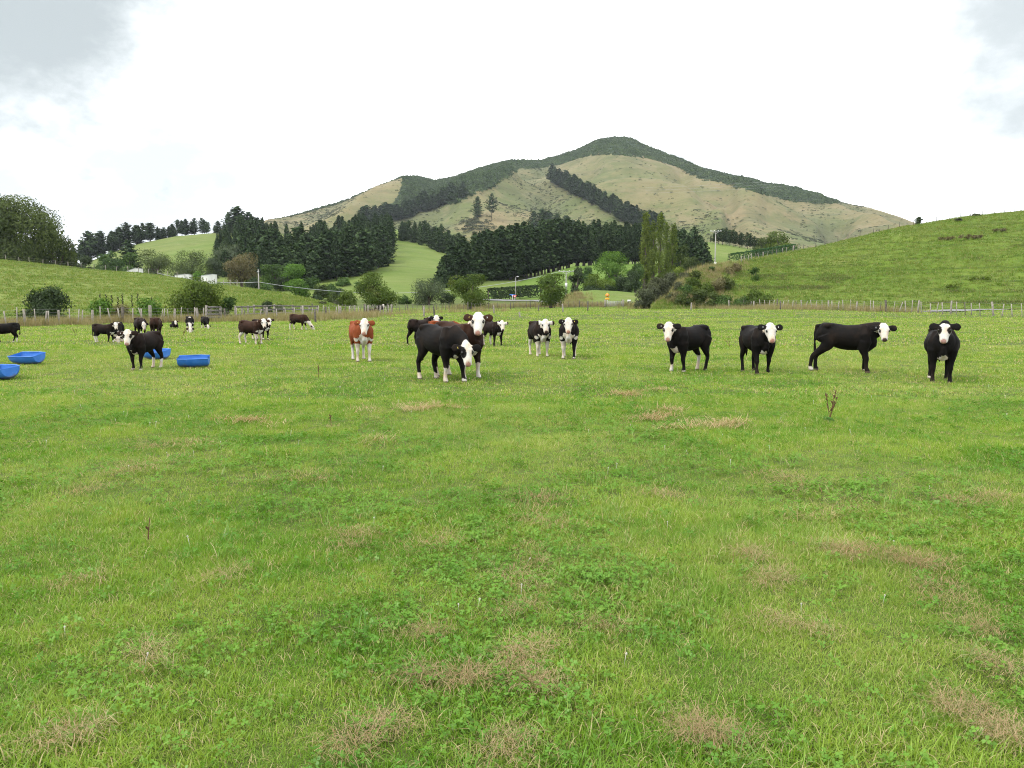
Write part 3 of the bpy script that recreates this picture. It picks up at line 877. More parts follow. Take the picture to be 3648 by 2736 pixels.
D_, z_ = mountain.z(a, tq)
m_ = bush_mask(a, (z_ - H) / D_ + 0.002) & (tq > 0.15)
idx = np.where(m_)[0][:30000]
s_ = RNG.uniform(4, 9, len(idx)) * (0.75 + 0.6 * vnoise(a[idx] * 60, tq[idx] * 20, 4))
pts = np.stack([a[idx] * D_[idx], D_[idx], z_[idx] - 2.0], 1)
# trees in line along the left skyline
la = RNG.uniform(ray(946, 800)[0], ray(1440, 640)[0], 420); D2, z2 = mountain.z(la, RNG.uniform(0.985, 1.01, 420))
pts = np.vstack([pts, np.stack([la * D2, D2, z2], 1)]); s_ = np.concatenate([s_, RNG.uniform(3, 9, 420) * np.interp(la, [ray(946, 800)[0], ray(1440, 640)[0]], [0.6, 1.1])])
n = len(pts)
o = scatter('mountain_bush', domes, pts, RNG.uniform(0, 6.28, n), np.stack([s_, s_, s_ * RNG.uniform(0.8, 1.3, n)], 1), RNG.integers(0, 4, n))
tag(o, 'grey green native bush covering the ridge of the mountain', 'bush')
a = RNG.uniform(ray(950, 800)[0], ray(3250, 800)[0], 45000); tq = RNG.uniform(0.05, 1.0, 45000)
D_, z_ = mountain.z(a, tq)
den = sstep(0.46, 0.72, vnoise(a * 26, tq * 7, 31) * 0.5 + vnoise(a * 90, tq * 25, 33) * 0.3 + 0.3 * (1 - mountain.spur(a * D_, D_)))
m_ = (~bush_mask(a, (z_ - H) / D_)) & (RNG.uniform(0, 1, 45000) < 0.05 + den * 0.6)
idx = np.where(m_)[0][:8500]
s_ = RNG.uniform(1.4, 4.0, len(idx)) * (0.7 + 0.6 * RNG.uniform(0, 1, len(idx)) ** 3)
pts = np.stack([a[idx] * D_[idx], D_[idx], z_[idx]], 1); n = len(pts)
# gully scrub below the lone pines
gx = RNG.normal(1690, 35, 90); gy = RNG.normal(805, 16, 90)
gp = np.array([mountain.hit(x_, y_) for x_, y_ in zip(gx, gy)])
pts = np.vstack([pts, gp]); s_ = np.concatenate([s_, RNG.uniform(3, 7, 90)]); n = len(pts)
o = scatter('mountain_scrub', sdomes, pts, RNG.uniform(0, 6.28, n), np.stack([s_ * 1.3, s_ * 1.3, s_ * 0.8], 1), RNG.integers(0, 3, n))
tag(o, 'scattered dark scrub dotted over the tan mountain pasture', 'scrub')

# broadleaf trees and shrubs --------------------------------------------
T = tree
T('willow_tree', 'huge olive green tree rising behind the left hill ridge at the picture edge', 'tree', 30, 716, 330, 205, 'olive', 'round', 0.05, 46, 0.15, lsc=1.0, dens=3.0)
T('willow_tree', 'smaller olive green tree leaning out from the huge tree on the left ridge', 'tree', 190, 800, 125, 208, 'olive', 'round', 0.15, 16, 0.3, lsc=0.9)
T('leafy_bush', 'rounded green bush at the foot of the trees on the left ridge', 'bush', 235, 875, 110, 214, 'olive', 'shrub', 0.1, 12)
T('leafy_bush', 'dark bush on the ridge just right of the huge left tree', 'bush', 290, 893, 75, 230, 'dark', 'shrub', 0.1, 10)
T('leafy_bush', 'wide dark bush under the huge left tree', 'bush', 90, 880, 200, 214, 'dark', 'shrub', 0.1, 14)
p = at(465, 960, 330); pine(p.x, 330, surfz(p.x, 330), H + ray(465, 858)[1] * 330 - surfz(p.x, 330), 'mature', 'dark triangular conifer below the crest of the far left hill', None, True, 1.5)
T('leafy_tree', 'dull green tree left of the white shed', 'tree', 395, 898, 85, 300, 'green', 'round', 0.1, 14)
T('leafy_tree', 'green tree directly behind the white shed', 'tree', 450, 905, 70, 290, 'green', 'round', 0.1, 12)
T('willow_tree', 'left of the two pale willows above the farm sheds', 'tree', 550, 886, 112, 285, 'willow', 'round', 0.1, 18, 0.2)
T('willow_tree', 'right of the two pale willows above the farm sheds', 'tree', 668, 895, 138, 275, 'willow', 'round', 0.08, 20, 0.2)
T('leafy_tree', 'slim grey green tree right of the pale willows', 'tree', 762, 912, 66, 285, 'grey', 'round', 0.1, 12)
T('leafy_tree', 'tall grey green tree against the left plantation', 'tree', 815, 868, 112, 330, 'grey', 'round', 0.1, 18)
T('leafy_tree', 'brownish thin crowned tree above the left power pole', 'tree', 858, 903, 120, 250, 'brown', 'round', 0.22, 18, dens=0.7)
T('leafy_tree', 'small bright green tree beside the low white shed', 'tree', 702, 955, 66, 200, 'bright', 'round', 0.1, 10)
T('leafy_tree', 'green tree right of the left power pole', 'tree', 980, 948, 105, 260, 'green', 'round', 0.1, 16)
T('leafy_tree', 'taller bright green tree in front of the left plantation', 'tree', 1043, 946, 90, 250, 'bright', 'round', 0.1, 14)
T('leafy_tree', 'low bright green tree at the end of the left hill', 'tree', 1065, 998, 95, 215, 'bright', 'round', 0.08, 12)
T('leafy_bush', 'dull green bush below the biggest left plantation pine', 'bush', 1178, 1010, 72, 225, 'green', 'shrub', 0.1, 10)
T('leafy_bush', 'low dark bush at the tip of the left hill', 'bush', 1130, 1043, 45, 170, 'dark', 'shrub', 0.1, 8)
T('leafy_bush', 'low brown green bush behind the tip of the left hill', 'bush', 1180, 1042, 55, 165, 'olive', 'shrub', 0.1, 8)
T('leafy_tree', 'taller grey green poplar at the right edge of the left plantation', 'tree', 1258, 884, 62, 330, 'grey', 'round', 0.05, 14)
T('leafy_tree', 'shorter grey green poplar at the right edge of the left plantation', 'tree', 1300, 920, 60, 325, 'grey', 'round', 0.05, 14)
T('leafy_bush', 'yellow green bush left of the biggest field tree', 'bush', 1235, 1032, 88, 165, 'yellow', 'shrub', 0.1, 12)
T('field_tree', 'biggest of the three dark crowned field trees, a cow under it', 'tree', 1345, 978, 168, 128, 'field', 'round', 0.10, 26)
T('willow_tree', 'round grey green willow between two field trees', 'tree', 1527, 996, 136, 168, 'grey', 'round', 0.03, 22, 0.25)
T('field_tree', 'field tree with a bare trunk right of the round willow', 'tree', 1676, 984, 146, 136, 'field', 'round', 0.14, 24)
T('field_tree', 'field tree left of the bare clay bank', 'tree', 1963, 981, 122, 139, 'field', 'round', 0.13, 22)
T('leafy_bush', 'dark grey bush left of a smaller one below the left hill', 'bush', 951, 1074, 50, 84, 'dark', 'shrub', 0.1, 8)
T('leafy_bush', 'small green bush next to a dark grey bush below the left hill', 'bush', 998, 1079, 46, 85, 'olive', 'shrub', 0.1, 8)
T('leafy_bush', 'small dark bush at the fence near the tip of the left hill', 'bush', 1185, 1070, 40, 120, 'scrub', 'shrub', 0.1, 8)
T('leafy_bush', 'tiny grey bush at the tip of the left hill', 'bush', 1150, 1086, 32, 110, 'scrub', 'shrub', 0.1, 6)
# along the left fence
T('leafy_bush', 'large dark olive bush behind the left fence', 'bush', 168, 1018, 158, 61, 'dark', 'shrub', 0.1, 20, lsc=1.5)
T('leafy_bush', 'left one of the two bright green bushes behind the left fence', 'bush', 358, 1066, 84, 57, 'bright', 'shrub', 0.1, 12, lsc=1.6)
T('leafy_bush', 'right one of the two bright green bushes behind the left fence', 'bush', 525, 1066, 104, 58, 'bright', 'shrub', 0.1, 12, lsc=1.6)
T('dry_bush', 'pale straw coloured bush between two bright green ones', 'bush', 435, 1086, 96, 59, 'straw', 'shrub', 0.1, 12, lsc=1.2)
T('leafy_bush', 'largest olive green bush below the left hill', 'bush', 706, 995, 188, 68, 'field', 'shrub', 0.1, 28, lsc=1.3)
T('leafy_bush', 'small green bush at the right foot of the largest olive bush', 'bush', 806, 1050, 58, 70, 'green', 'shrub', 0.1, 9, lsc=1.3)
T('dry_bush', 'grey twiggy bush beside the largest olive bush', 'bush', 795, 1090, 66, 66, 'scrub', 'shrub', 0.1, 8, dens=0.6)
# right of centre
T('leafy_bush', 'tall dark bush beside the crossarm power pole', 'bush', 2054, 952, 56, 192, 'dark', 'round', 0.02, 12)
T('leafy_bush', 'round green bush on the bright slope', 'bush', 2093, 953, 58, 245, 'green', 'shrub', 0.1, 8)
T('leafy_tree', 'low spreading yellow green tree beside the tall dark bush', 'tree', 2138, 980, 122, 200, 'yellow', 'round', 0.1, 16)
T('leafy_tree', 'bright green tree left of the poplars', 'tree', 2190, 902, 118, 215, 'bright', 'round', 0.06, 20)
T('leafy_tree', 'narrow green tree between the bright tree and the poplars', 'tree', 2265, 918, 66, 220, 'green', 'round', 0.05, 12)
T('leafy_tree', 'rounded dark grey green tree at the foot of the poplars', 'tree', 2243, 962, 106, 186, 'dark', 'round', 0.03, 16)
T('leafy_bush', 'low dark bush behind the road mound', 'bush', 2110, 1010, 90, 190, 'dark', 'shrub', 0.1, 9)
T('leafy_bush', 'low dark hedge plant behind the road mound near the poplars', 'bush', 2175, 1016, 90, 188, 'dark', 'shrub', 0.1, 9)
for px, top, w, lab in ((2301, 757, 40, 'tallest left poplar of the narrow poplar clump'), (2328, 790, 32, 'second poplar from the left in the narrow clump'), (2354, 764, 34, 'third tall poplar from the left in the narrow clump'), (2377, 796, 30, 'fourth poplar from the left in the narrow clump'), (2400, 800, 34, 'rightmost and shortest poplar of the narrow clump')):
    T('poplar_tree', lab, 'poplar', px, top, w, 228 + (px % 7) * 2, 'poplar', 'column', 0.03, 46, dens=1.0)
T('leafy_tree', 'olive tree just right of the poplars', 'tree', 2428, 860, 78, 222, 'olive', 'round', 0.05, 14)
T('leafy_tree', 'small olive tree on the slope right of the poplars', 'tree', 2463, 905, 66, 200, 'olive', 'round', 0.05, 12)
T('leafy_bush', 'round grey bush on top of the scrubby bank', 'bush', 2470, 927, 52, 150, 'scrub', 'shrub', 0.1, 8)
T('leafy_bush', 'bright yellow green bush under the poplars', 'bush', 2412, 938, 56, 160, 'yellow', 'shrub', 0.1, 8)
for px, top, w, D, lf, lab in ((2302, 1030, 84, 116, 'scrub', 'lowest grey scrub bush at the left foot of the right hill'), (2322, 998, 84, 119, 'scrub', 'second grey scrub bush up the left end of the right hill'), (2356, 972, 86, 122, 'scrub', 'third grey scrub bush up the left end of the right hill'), (2390, 953, 76, 125, 'scrub', 'topmost grey scrub bush at the left end of the right hill')):
    T('scrub_bush', lab, 'bush', px, top, w, D, lf, 'shrub', 0.1, 14)
T('leafy_bush', 'dense green bush low on the scrubby bank', 'bush', 2437, 1042, 66, 108, 'olive', 'shrub', 0.1, 10)
T('leafy_bush', 'dark green bush low on the bank beside dry grass', 'bush', 2492, 1032, 84, 109, 'olive', 'shrub', 0.1, 12)
T('leafy_bush', 'green mound of leaves halfway up the scrubby bank', 'bush', 2470, 990, 90, 116, 'field', 'shrub', 0.1, 12)
T('dry_bush', 'rusty brown dry bush halfway up the bank', 'bush', 2562, 975, 58, 117, 'straw', 'shrub', 0.1, 9)
T('dry_bush', 'brown dead bush at the top of the bank', 'bush', 2626, 940, 44, 132, 'brown', 'shrub', 0.1, 7)
T('leafy_bush', 'small round green bush near the top of the bank', 'bush', 2535, 952, 20, 130, 'green', 'shrub', 0.1, 5)
T('leafy_bush', 'upright dark green shrub standing alone on the right hill', 'bush', 2690, 942, 26, 125, 'green', 'shrub', 0.1, 6)
T('leafy_bush', 'sprawling green bush at the foot of the right hill', 'bush', 2700, 1032, 92, 104, 'field', 'shrub', 0.1, 12)
T('leafy_bush', 'low blue green bush left of the sprawling bush', 'bush', 2585, 1046, 72, 106, 'green', 'shrub', 0.1, 10)
T('leafy_bush', 'small upright bush on the right hill skyline', 'bush', 3273, 775, 18, 160, 'dark', 'shrub', 0.1, 5)
T('leafy_bush', 'grey bush just below the right skyline fence', 'bush', 3415, 797, 26, 152, 'scrub', 'shrub', 0.1, 5)
T('leafy_bush', 'grey bush growing in the right skyline fence', 'bush', 3478, 767, 32, 160, 'scrub', 'shrub', 0.1, 6)
T('dry_bush', 'sprawling brown patch of dead scrub on the right hill', 'scrub', 3450, 866, 190, 136, 'brown', 'shrub', 0.1, 16, dens=0.8)
T('gum_tree', 'left rounded gum tree beyond the right hill', 'tree', 2722, 848, 78, 335, 'olive', 'round', 0.1, 12)
T('gum_tree', 'larger rounded gum tree beyond the right hill', 'tree', 2785, 832, 112, 325, 'field', 'round', 0.1, 18)
T('leafy_bush', 'orange tinged weed bush below the clipped hedge', 'bush', 2665, 912, 90, 158, 'rust', 'shrub', 0.1, 9)
T('leafy_bush', 'dull orange weed bush right of the tall power pole', 'bush', 2590, 922, 66, 150, 'rust', 'shrub', 0.1, 8)
T('leafy_bush', 'olive bush left of the tall power pole foot', 'bush', 2525, 925, 60, 150, 'olive', 'shrub', 0.1, 8)
for k_, (px, top, w, D, lf, lab) in enumerate(((900, 985, 60, 235, 'dark', 'low dark bush behind the bare left power pole'), (945, 990, 60, 235, 'green', 'low green bush just right of the bare left power pole'), (1010, 975, 70, 250, 'dark', 'dark bush between two bright trees below the left plantation'), (1105, 985, 80, 255, 'green', 'green bush under the left plantation edge'), (1145, 1015, 60, 215, 'olive', 'olive bush beside the dull green bush below the biggest plantation pine'), (1225, 990, 80, 260, 'green', 'green bush under the grey poplars'), (1215, 1030, 50, 190, 'dark', 'dark bush left of the yellow green bush'), (1290, 1000, 60, 240, 'green', 'green bush above the biggest field tree'), (1440, 1052, 60, 175, 'green', 'low green bush between the biggest field tree and the round willow'), (1598, 1045, 60, 172, 'dark', 'dark bush between the round willow and the next field tree'))):
    T('leafy_bush', lab, 'bush', px, top, w, D, lf, 'shrub', 0.1, 10)
for k_, (px, top, w, D, lf, lab) in enumerate(((2445, 1012, 62, 112, 'green', 'leafy green bush in the middle of the scrubby bank'), (2520, 1008, 70, 113, 'field', 'spreading green bush right of the middle of the bank'), (2418, 1005, 46, 114, 'scrub', 'grey scrub bush on the steep left side of the bank'), (2402, 1042, 60, 110, 'scrub', 'low grey scrub bush at the left foot of the bank'), (2438, 972, 48, 121, 'scrub', 'grey scrub bush just below the crest of the bank'), (2425, 1058, 50, 107, 'olive', 'olive bush in the dry grass at the foot of the bank'), (2410, 1035, 44, 109, 'straw', 'dry straw bush near the left foot of the bank'), (2545, 1040, 50, 107, 'olive', 'small olive bush at the foot of the bank'), (2475, 965, 60, 122, 'olive', 'olive bush near the crest of the bank'), (2590, 985, 50, 118, 'olive', 'olive bush beside the rusty brown bush'), (2600, 952, 40, 130, 'straw', 'dry straw bush near the crest of the bank'), (2640, 1050, 60, 103, 'green', 'low green bush just left of the sprawling bush'), (3400, 1018, 70, 108, 'yellow', 'tuft of rank green growth low on the right hill'), (3490, 1010, 110, 110, 'yellow', 'long yellow green rank growth low on the right hill'), (3560, 860, 80, 140, 'brown', 'smaller brown scrub right of the sprawling brown patch'), (3370, 872, 70, 137, 'brown', 'smaller brown scrub left of the sprawling brown patch'))):
    T('leafy_bush' if lf in ('green', 'field', 'olive', 'yellow') else 'dry_bush', lab, 'bush', px, top, w, D, lf, 'shrub', 0.1, 10)
# clipped hedge: a long box of leaves
def hedge(name, label, p0, p1, width, zh, leaf, n):
    d = np.array([p1.x - p0.x, p1.y - p0.y]); L = np.hypot(*d); u = d / L; nn = np.array([-u[1], u[0]])
    rng = np.random.default_rng(8)
    s_ = rng.uniform(0, 1, n); face = rng.integers(0, 4, n)
    w = np.where(face == 0, -0.5, np.where(face == 1, 0.5, rng.uniform(-0.5, 0.5, n))) * width + rng.normal(size=n) * 0.12
    z = np.where(face >= 2, zh, rng.uniform(0, zh, n)) + rng.normal(size=n) * 0.12
    root = empty(name, p0, 0); tag(root, label, 'hedge')
    P = np.stack([u[0] * L * s_ + nn[0] * w, u[1] * L * s_ + nn[1] * w, (p1.z - p0.z) * s_ + z], 1)
    N = np.where((face >= 2)[:, None], np.array([0, 0, 1.0]), np.stack([nn[0] * np.sign(w), nn[1] * np.sign(w), 0 * w], 1)) + rng.normal(size=(n, 3)) * 0.4
    v, q = leaf_quads(P, N, 0.5, rng, 0.8)
    me = mesh_np('foliage', v, q); attr(me, 'v', np.repeat(rng.uniform(0, 1, n), 4))
    obj('foliage', me, LEAF[leaf], root)
    m = MB()
    for k in range(6): m.tube([(u[0] * L * k / 5, u[1] * L * k / 5, (p1.z - p0.z) * k / 5 - 0.5), (u[0] * L * k / 5, u[1] * L * k / 5, (p1.z - p0.z) * k / 5 + zh * 0.8)], 0.12, n=5)
    m.build('stem', m_bark, root)
hedge('clipped_hedge', 'long clipped dark green hedge climbing behind the right hill', at(2600, 930, 262), at(2830, 893, 285), 2.0, 2.2, 'hedge', 2600)
hedge('trimmed_hedge', 'low dark hedge along the road behind the field trees', at(1740, 1066, 205), at(1925, 1052, 212), 2.5, 2.6, 'dark', 2600)
# ------------------------------------------------------------------ cattle
t = NT('coat')
cc_ = t.attr('coat', 'Color')
nz = t.noise(9.0, 5, 0.65, obj_space=True, stretch=(1, 1, 0.6))
fn = t.noise(70.0, 3, 0.6, obj_space=True, stretch=(1, 1, 0.35))
c = t.mix(t.ramp(nz, 0.38, 0.66, 0.0, 0.8), cc_, t.mix(1.0, cc_, (1.0, 0.80, 0.62), 'MULTIPLY'))
c = t.mix(t.ramp(t.noise(2.6, 4, 0.6, obj_space=True), 0.46, 0.66, 0.0, 0.10), c, (0.10, 0.058, 0.035))
c = t.mix(t.ramp(fn, 0.3, 0.7, 0.0, 0.35), c, t.mix(1.0, c, (0.55, 0.55, 0.55), 'MULTIPLY'))
m_coat = t.bsdf(c, 0.75, 0.10, 0, t.bump(fn, 0.35, 0.01))
m_eye = mat_plain('eye', (0.008, 0.006, 0.005), 0.12, 0.6, 0.0)
m_tag_y = mat_plain('ear_tag_yellow', (0.75, 0.62, 0.12), 0.5, 0.3, 0.05)
m_tag_w = mat_plain('ear_tag_metal', (0.65, 0.66, 0.66), 0.4, 0.5, 0.05)
BLACK, BRBLK, BROWN, RED = (0.0046, 0.0041, 0.0040), (0.0125, 0.0070, 0.0052), (0.030, 0.0135, 0.0080), (0.165, 0.043, 0.014)
WHITE = (0.50, 0.49, 0.455); PINK = (0.30, 0.18, 0.155); DKNOSE = (0.045, 0.032, 0.03)

def dense(P, R, n=10):
    P = np.asarray(P, float); R = np.asarray(R, float)
    o = np.linspace(0, len(P) - 1, (len(P) - 1) * n + 1)
    i = np.arange(len(P))
    return np.stack([np.interp(o, i, P[:, k]) for k in range(3)], 1), np.interp(o, i, R)
def spline(P, n=4):
    """smooth resample (Catmull-Rom) of points with extra columns"""
    P = np.asarray(P, float); out = []
    Q = np.vstack([2 * P[0] - P[1], P, 2 * P[-1] - P[-2]])
    for i in range(1, len(Q) - 2):
        for t_ in np.linspace(0, 1, n, endpoint=False):
            p0, p1, p2, p3 = Q[i - 1], Q[i], Q[i + 1], Q[i + 2]
            out.append(0.5 * ((2 * p1) + (-p0 + p2) * t_ + (2 * p0 - 5 * p1 + 4 * p2 - p3) * t_ ** 2 + (-p0 + 3 * p1 - 3 * p2 + p3) * t_ ** 3))
    out.append(P[-1])
    return np.array(out)
COWS = []
def cow(label, px, py, phi, coat=BLACK, look=0.0, hpitch=58, pose='alert', socks=(0.1, 0.1, 0.1, 0.1), belly=0.0, brisket=0.0, throat=0.0, patch=(0, 0), cap=0.0,
        nose=PINK, s=1.0, step=(0, 0, 0, 0), neck=None, tags=0, fat=1.0, white_ear=False, vox=0.017, D=None, wither=False, rumpwhite=0.0, ears=0.0, roll=0.0, spots=(), hk=0.88):
    """phi: 0 faces the camera, 90 faces image right, -90 left, 180 away. look: head turn from 'straight at the camera' (deg to image right)"""
    if D is None: g = ground(px, py)
    else:
        a_ = ray(px, 1100)[0]; g = Vector((a_ * D, D, float(zpad(a_ * D, D))))
    c = np.array([-g.x, -g.y]); c /= np.linalg.norm(c)
    rt = np.array([-c[1], c[0]])          # image right
    ph = math.radians(phi)
    hd = math.cos(ph) * c + math.sin(ph) * rt
    yaw = math.atan2(hd[1], hd[0])        # cow faces +X in its own space
    lk = math.radians(look)
    ld = math.cos(lk) * c + math.sin(lk) * rt
    hyaw = math.atan2(ld[1], ld[0]) - yaw
    hyaw = (hyaw + PI) % (2 * PI) - PI
    rng = np.random.default_rng(int(px * 7 + py))
    lying = pose == 'lying'
    dz = -0.36 if lying else 0.0
    # trunk
    st = spline([(-0.70, 0.84, 0.07, 0.06), (-0.665, 0.83, 0.165, 0.15), (-0.58, 0.815, 0.225, 0.205), (-0.46, 0.815, 0.235, 0.222), (-0.28, 0.775, 0.258, 0.245), (-0.05, 0.722, 0.280, 0.275), (0.18, 0.718, 0.288, 0.275), (0.36, 0.735, 0.285, 0.230), (0.50, 0.755, 0.260, 0.19), (0.60, 0.75, 0.215, 0.155), (0.67, 0.75, 0.13, 0.09)], 3)
    st[:, 1] += 0.016; st[:, 2] *= 0.95; st[:, 3] *= 0.95
    tp = np.stack([st[:, 0], 0 * st[:, 0], st[:, 1] + dz], 1)
    hw = st[:, 3] * fat * (1 if fat <= 1 else 1)
    parts = [('trunk', tp, hw, st[:, 2], (0, 0, 1))]
    # hip bones and shoulder blades
    for sy in (-1, 1):
        parts.append(('trunk', np.array([(-0.56, sy * 0.09, 0.975 + dz), (-0.42, sy * 0.175, 0.985 + dz), (-0.30, sy * 0.08, 0.985 + dz)]), np.array([0.05, 0.058, 0.05]), np.array([0.05, 0.058, 0.05]), (0, 0, 1)))
        parts.append(('trunk', np.array([(0.38, sy * 0.12, 0.99 + dz), (0.42, sy * 0.185, 0.80 + dz), (0.46, sy * 0.18, 0.60 + dz)]), np.array([0.07, 0.10, 0.10]), np.array([0.06, 0.085, 0.07]), (0, 1, 0)))
    BX = 0.86
    parts = [(nm_, P_ * np.array([BX, 1, 1]), ra_, rb_, ref_) for nm_, P_, ra_, rb_, ref_ in parts]
    # neck and head
    if pose == 'graze':
        nyaw = np.clip(hyaw, -0.7, 0.7); nb = np.array([0.43, 0, 0.80]); nl = 0.70; npitch = -math.radians(46) if neck is None else math.radians(neck)
        hpitch = 66 if hpitch == 58 else hpitch
        base_r = 0.60
    elif pose == 'low':
        nyaw = hyaw * 0.62; nb = np.array([0.43, 0, 0.82]); nl = 0.44; npitch = math.radians(-4 if neck is None else neck); base_r = 0.5
    else:
        nyaw = hyaw * 0.55; nb = np.array([0.40, 0, 0.84 + dz]); nl = 0.40; npitch = math.radians(33 if neck is None else neck); base_r = 0.5
    nyaw = float(np.clip(nyaw, -1.35, 1.35))
    nd = np.array([math.cos(npitch) * math.cos(nyaw), math.cos(npitch) * math.sin(nyaw), math.sin(npitch)])
    nd0 = np.array([math.cos(npitch), 0, math.sin(npitch)])
    poll = nb + nl * (0.45 * nd0 + 0.55 * nd)
    mid = nb + nl * 0.5 * nd0
    hp = math.radians(hpitch)
    h_ = np.array([math.cos(hp) * math.cos(hyaw), math.cos(hp) * math.sin(hyaw), -math.sin(hp)])   # along the face to the muzzle
    l_ = np.array([-math.sin(hyaw), math.cos(hyaw), 0.0])                                         # cow's left
    n_ = np.cross(h_, l_); n_ = n_ / np.linalg.norm(n_)
    if roll:
        cr_, sr_ = math.cos(math.radians(roll)), math.sin(math.radians(roll))
        l_, n_ = l_ * cr_ + n_ * sr_, n_ * cr_ - l_ * sr_
    if n_[2] < 0 and hpitch < 80: n_ = -n_
    kh = hk
    hs = spline([(-0.055, 0.050, 0.055), (-0.01, 0.088, 0.098), (0.07, 0.112, 0.122), (0.15, 0.118, 0.122), (0.22, 0.099, 0.110), (0.29, 0.078, 0.092), (0.36, 0.074, 0.080), (0.405, 0.068, 0.066), (0.432, 0.040, 0.035)], 3)
    hs = hs * np.array([1.0, 1.14, 1.0]) * hk
    off = 0.100 * hk - hs[:, 2] - 0.03 * hk * np.clip(hs[:, 0] / (0.43 * hk), 0, 1)
    hpnt = poll + hs[:, :1] * h_ + off[:, None] * n_
    parts.append(('head', hpnt, hs[:, 1], hs[:, 2], n_))
    nkw = np.array([0.155, 0.110, 0.080, 0.072]); nkh = np.array([0.225, 0.165, 0.120, 0.095])
    if pose == 'graze': nkh = nkh * np.array([0.95, 0.85, 0.9, 1])
    nk = np.array([nb - 0.06 * nd0, mid, mid * 0.35 + poll * 0.65 - 0.035 * n_, poll + 0.04 * h_ - 0.05 * n_])
    nks = spline(np.column_stack([nk, nkw, nkh]), 3)
    parts.append(('neck', nks[:, :3], nks[:, 3], nks[:, 4], (0, 0, 1) if abs(npitch) < 1 else (1, 0, 0)))
    # cheek / jaw
    for sy in (-1, 1):
        parts.append(('head', np.array([poll + hk * (0.07 * h_ - 0.07 * n_ + sy * 0.045 * l_), poll + hk * (0.15 * h_ - 0.085 * n_ + sy * 0.05 * l_), poll + hk * (0.26 * h_ - 0.075 * n_ + sy * 0.035 * l_)]), hk * np.array([0.05, 0.058, 0.04]), hk * np.array([0.05, 0.058, 0.04]), n_))
        # brow
        parts.append(('head', np.array([poll + hk * (0.10 * h_ + 0.075 * n_ + sy * 0.075 * l_), poll + hk * (0.14 * h_ + 0.055 * n_ + sy * 0.100 * l_), poll + hk * (0.19 * h_ + 0.035 * n_ + sy * 0.088 * l_)]), hk * np.array([0.03, 0.034, 0.025]), hk * np.array([0.03, 0.03, 0.025]), n_))
    # ears
    earp = []
    for sy in (-1, 1):
        e0 = poll + hk * (0.055 * h_ + sy * 0.085 * l_ + 0.015 * n_)
        ed = sy * l_ * 1.0 - 0.10 * h_ - 0.16 * n_ + np.array([0, 0, ears - 0.02 + rng.uniform(-0.1, 0.08)])
        ed /= np.linalg.norm(ed)
        es = np.array([0.0, 0.035, 0.075, 0.12, 0.158, 0.182, 0.196]); ew = np.array([0.030, 0.046, 0.066, 0.079, 0.072, 0.048, 0.018]); et = np.array([0.028, 0.026, 0.024, 0.023, 0.021, 0.018, 0.012])
        drop = (es / 0.2)[:, None] ** 2 * np.array([0, 0, -0.012])
        ep = e0 + es[:, None] * ed + drop
        nn = n_ * 0.75 + np.array([0, 0, 0.0]) + 0.45 * (np.array([math.cos(hyaw), math.sin(hyaw), 0]))
        parts.append(('ear', ep, ew, et, nn)); earp.append((ep, nn / np.linalg.norm(nn), sy))
    # legs: front left, front right, hind left, hind right
    LEG = []
    if not lying:
        for k, (sy, front) in enumerate(((1, 1), (-1, 1), (1, 0), (-1, 0))):
            dx = step[k]
            if front:
                L = [(0.42, 0.15, 0.66, 0.115, 0.14), (0.40, 0.152, 0.50, 0.085, 0.105), (0.41 + dx * 0.45, 0.148, 0.37, 0.052, 0.062), (0.42 + dx * 0.6, 0.146, 0.285, 0.048, 0.053), (0.405 + dx * 0.8, 0.146, 0.19, 0.031, 0.038), (0.40 + dx * 0.95, 0.147, 0.10, 0.035, 0.042), (0.415 + dx, 0.148, 0.045, 0.042, 0.050), (0.425 + dx, 0.149, -0.01, 0.048, 0.058)]
            else:
                L = [(-0.47, 0.125, 0.78, 0.120, 0.19), (-0.43, 0.150, 0.61, 0.092, 0.155), (-0.47 + dx * 0.3, 0.150, 0.485, 0.060, 0.092), (-0.555 + dx * 0.6, 0.150, 0.36, 0.046, 0.058), (-0.565 + dx * 0.75, 0.147, 0.285, 0.038, 0.048), (-0.545 + dx * 0.9, 0.146, 0.19, 0.033, 0.040), (-0.53 + dx, 0.147, 0.10, 0.037, 0.042), (-0.515 + dx, 0.148, 0.045, 0.043, 0.050), (-0.505 + dx, 0.149, -0.01, 0.048, 0.058)]
            L = np.array(L); L[:, 0] += -0.055 if front else 0.075; L = spline(L, 2); L[:, 1] *= sy
            parts.append(('leg%d' % k, L[:, :3], L[:, 3], L[:, 4], (1, 0, 0))); LEG.append(L)
    else:
        for sy in (-1, 1):
            L = spline(np.array([(0.42, sy * 0.18, 0.30, 0.10, 0.12), (0.62, sy * 0.20, 0.10, 0.06, 0.06), (0.48, sy * 0.21, 0.05, 0.045, 0.045), (0.36, sy * 0.2, 0.045, 0.04, 0.04)]), 2)
            parts.append(('leg0', L[:, :3], L[:, 3], L[:, 4], (0, 1, 0)))
            L = spline(np.array([(-0.42, sy * 0.22, 0.30, 0.14, 0.16), (-0.20, sy * 0.30, 0.12, 0.09, 0.09), (-0.42, sy * 0.34, 0.06, 0.05, 0.05), (-0.25, sy * 0.36, 0.045, 0.04, 0.04)]), 2)
            parts.append(('leg2', L[:, :3], L[:, 3], L[:, 4], (0, 1, 0)))
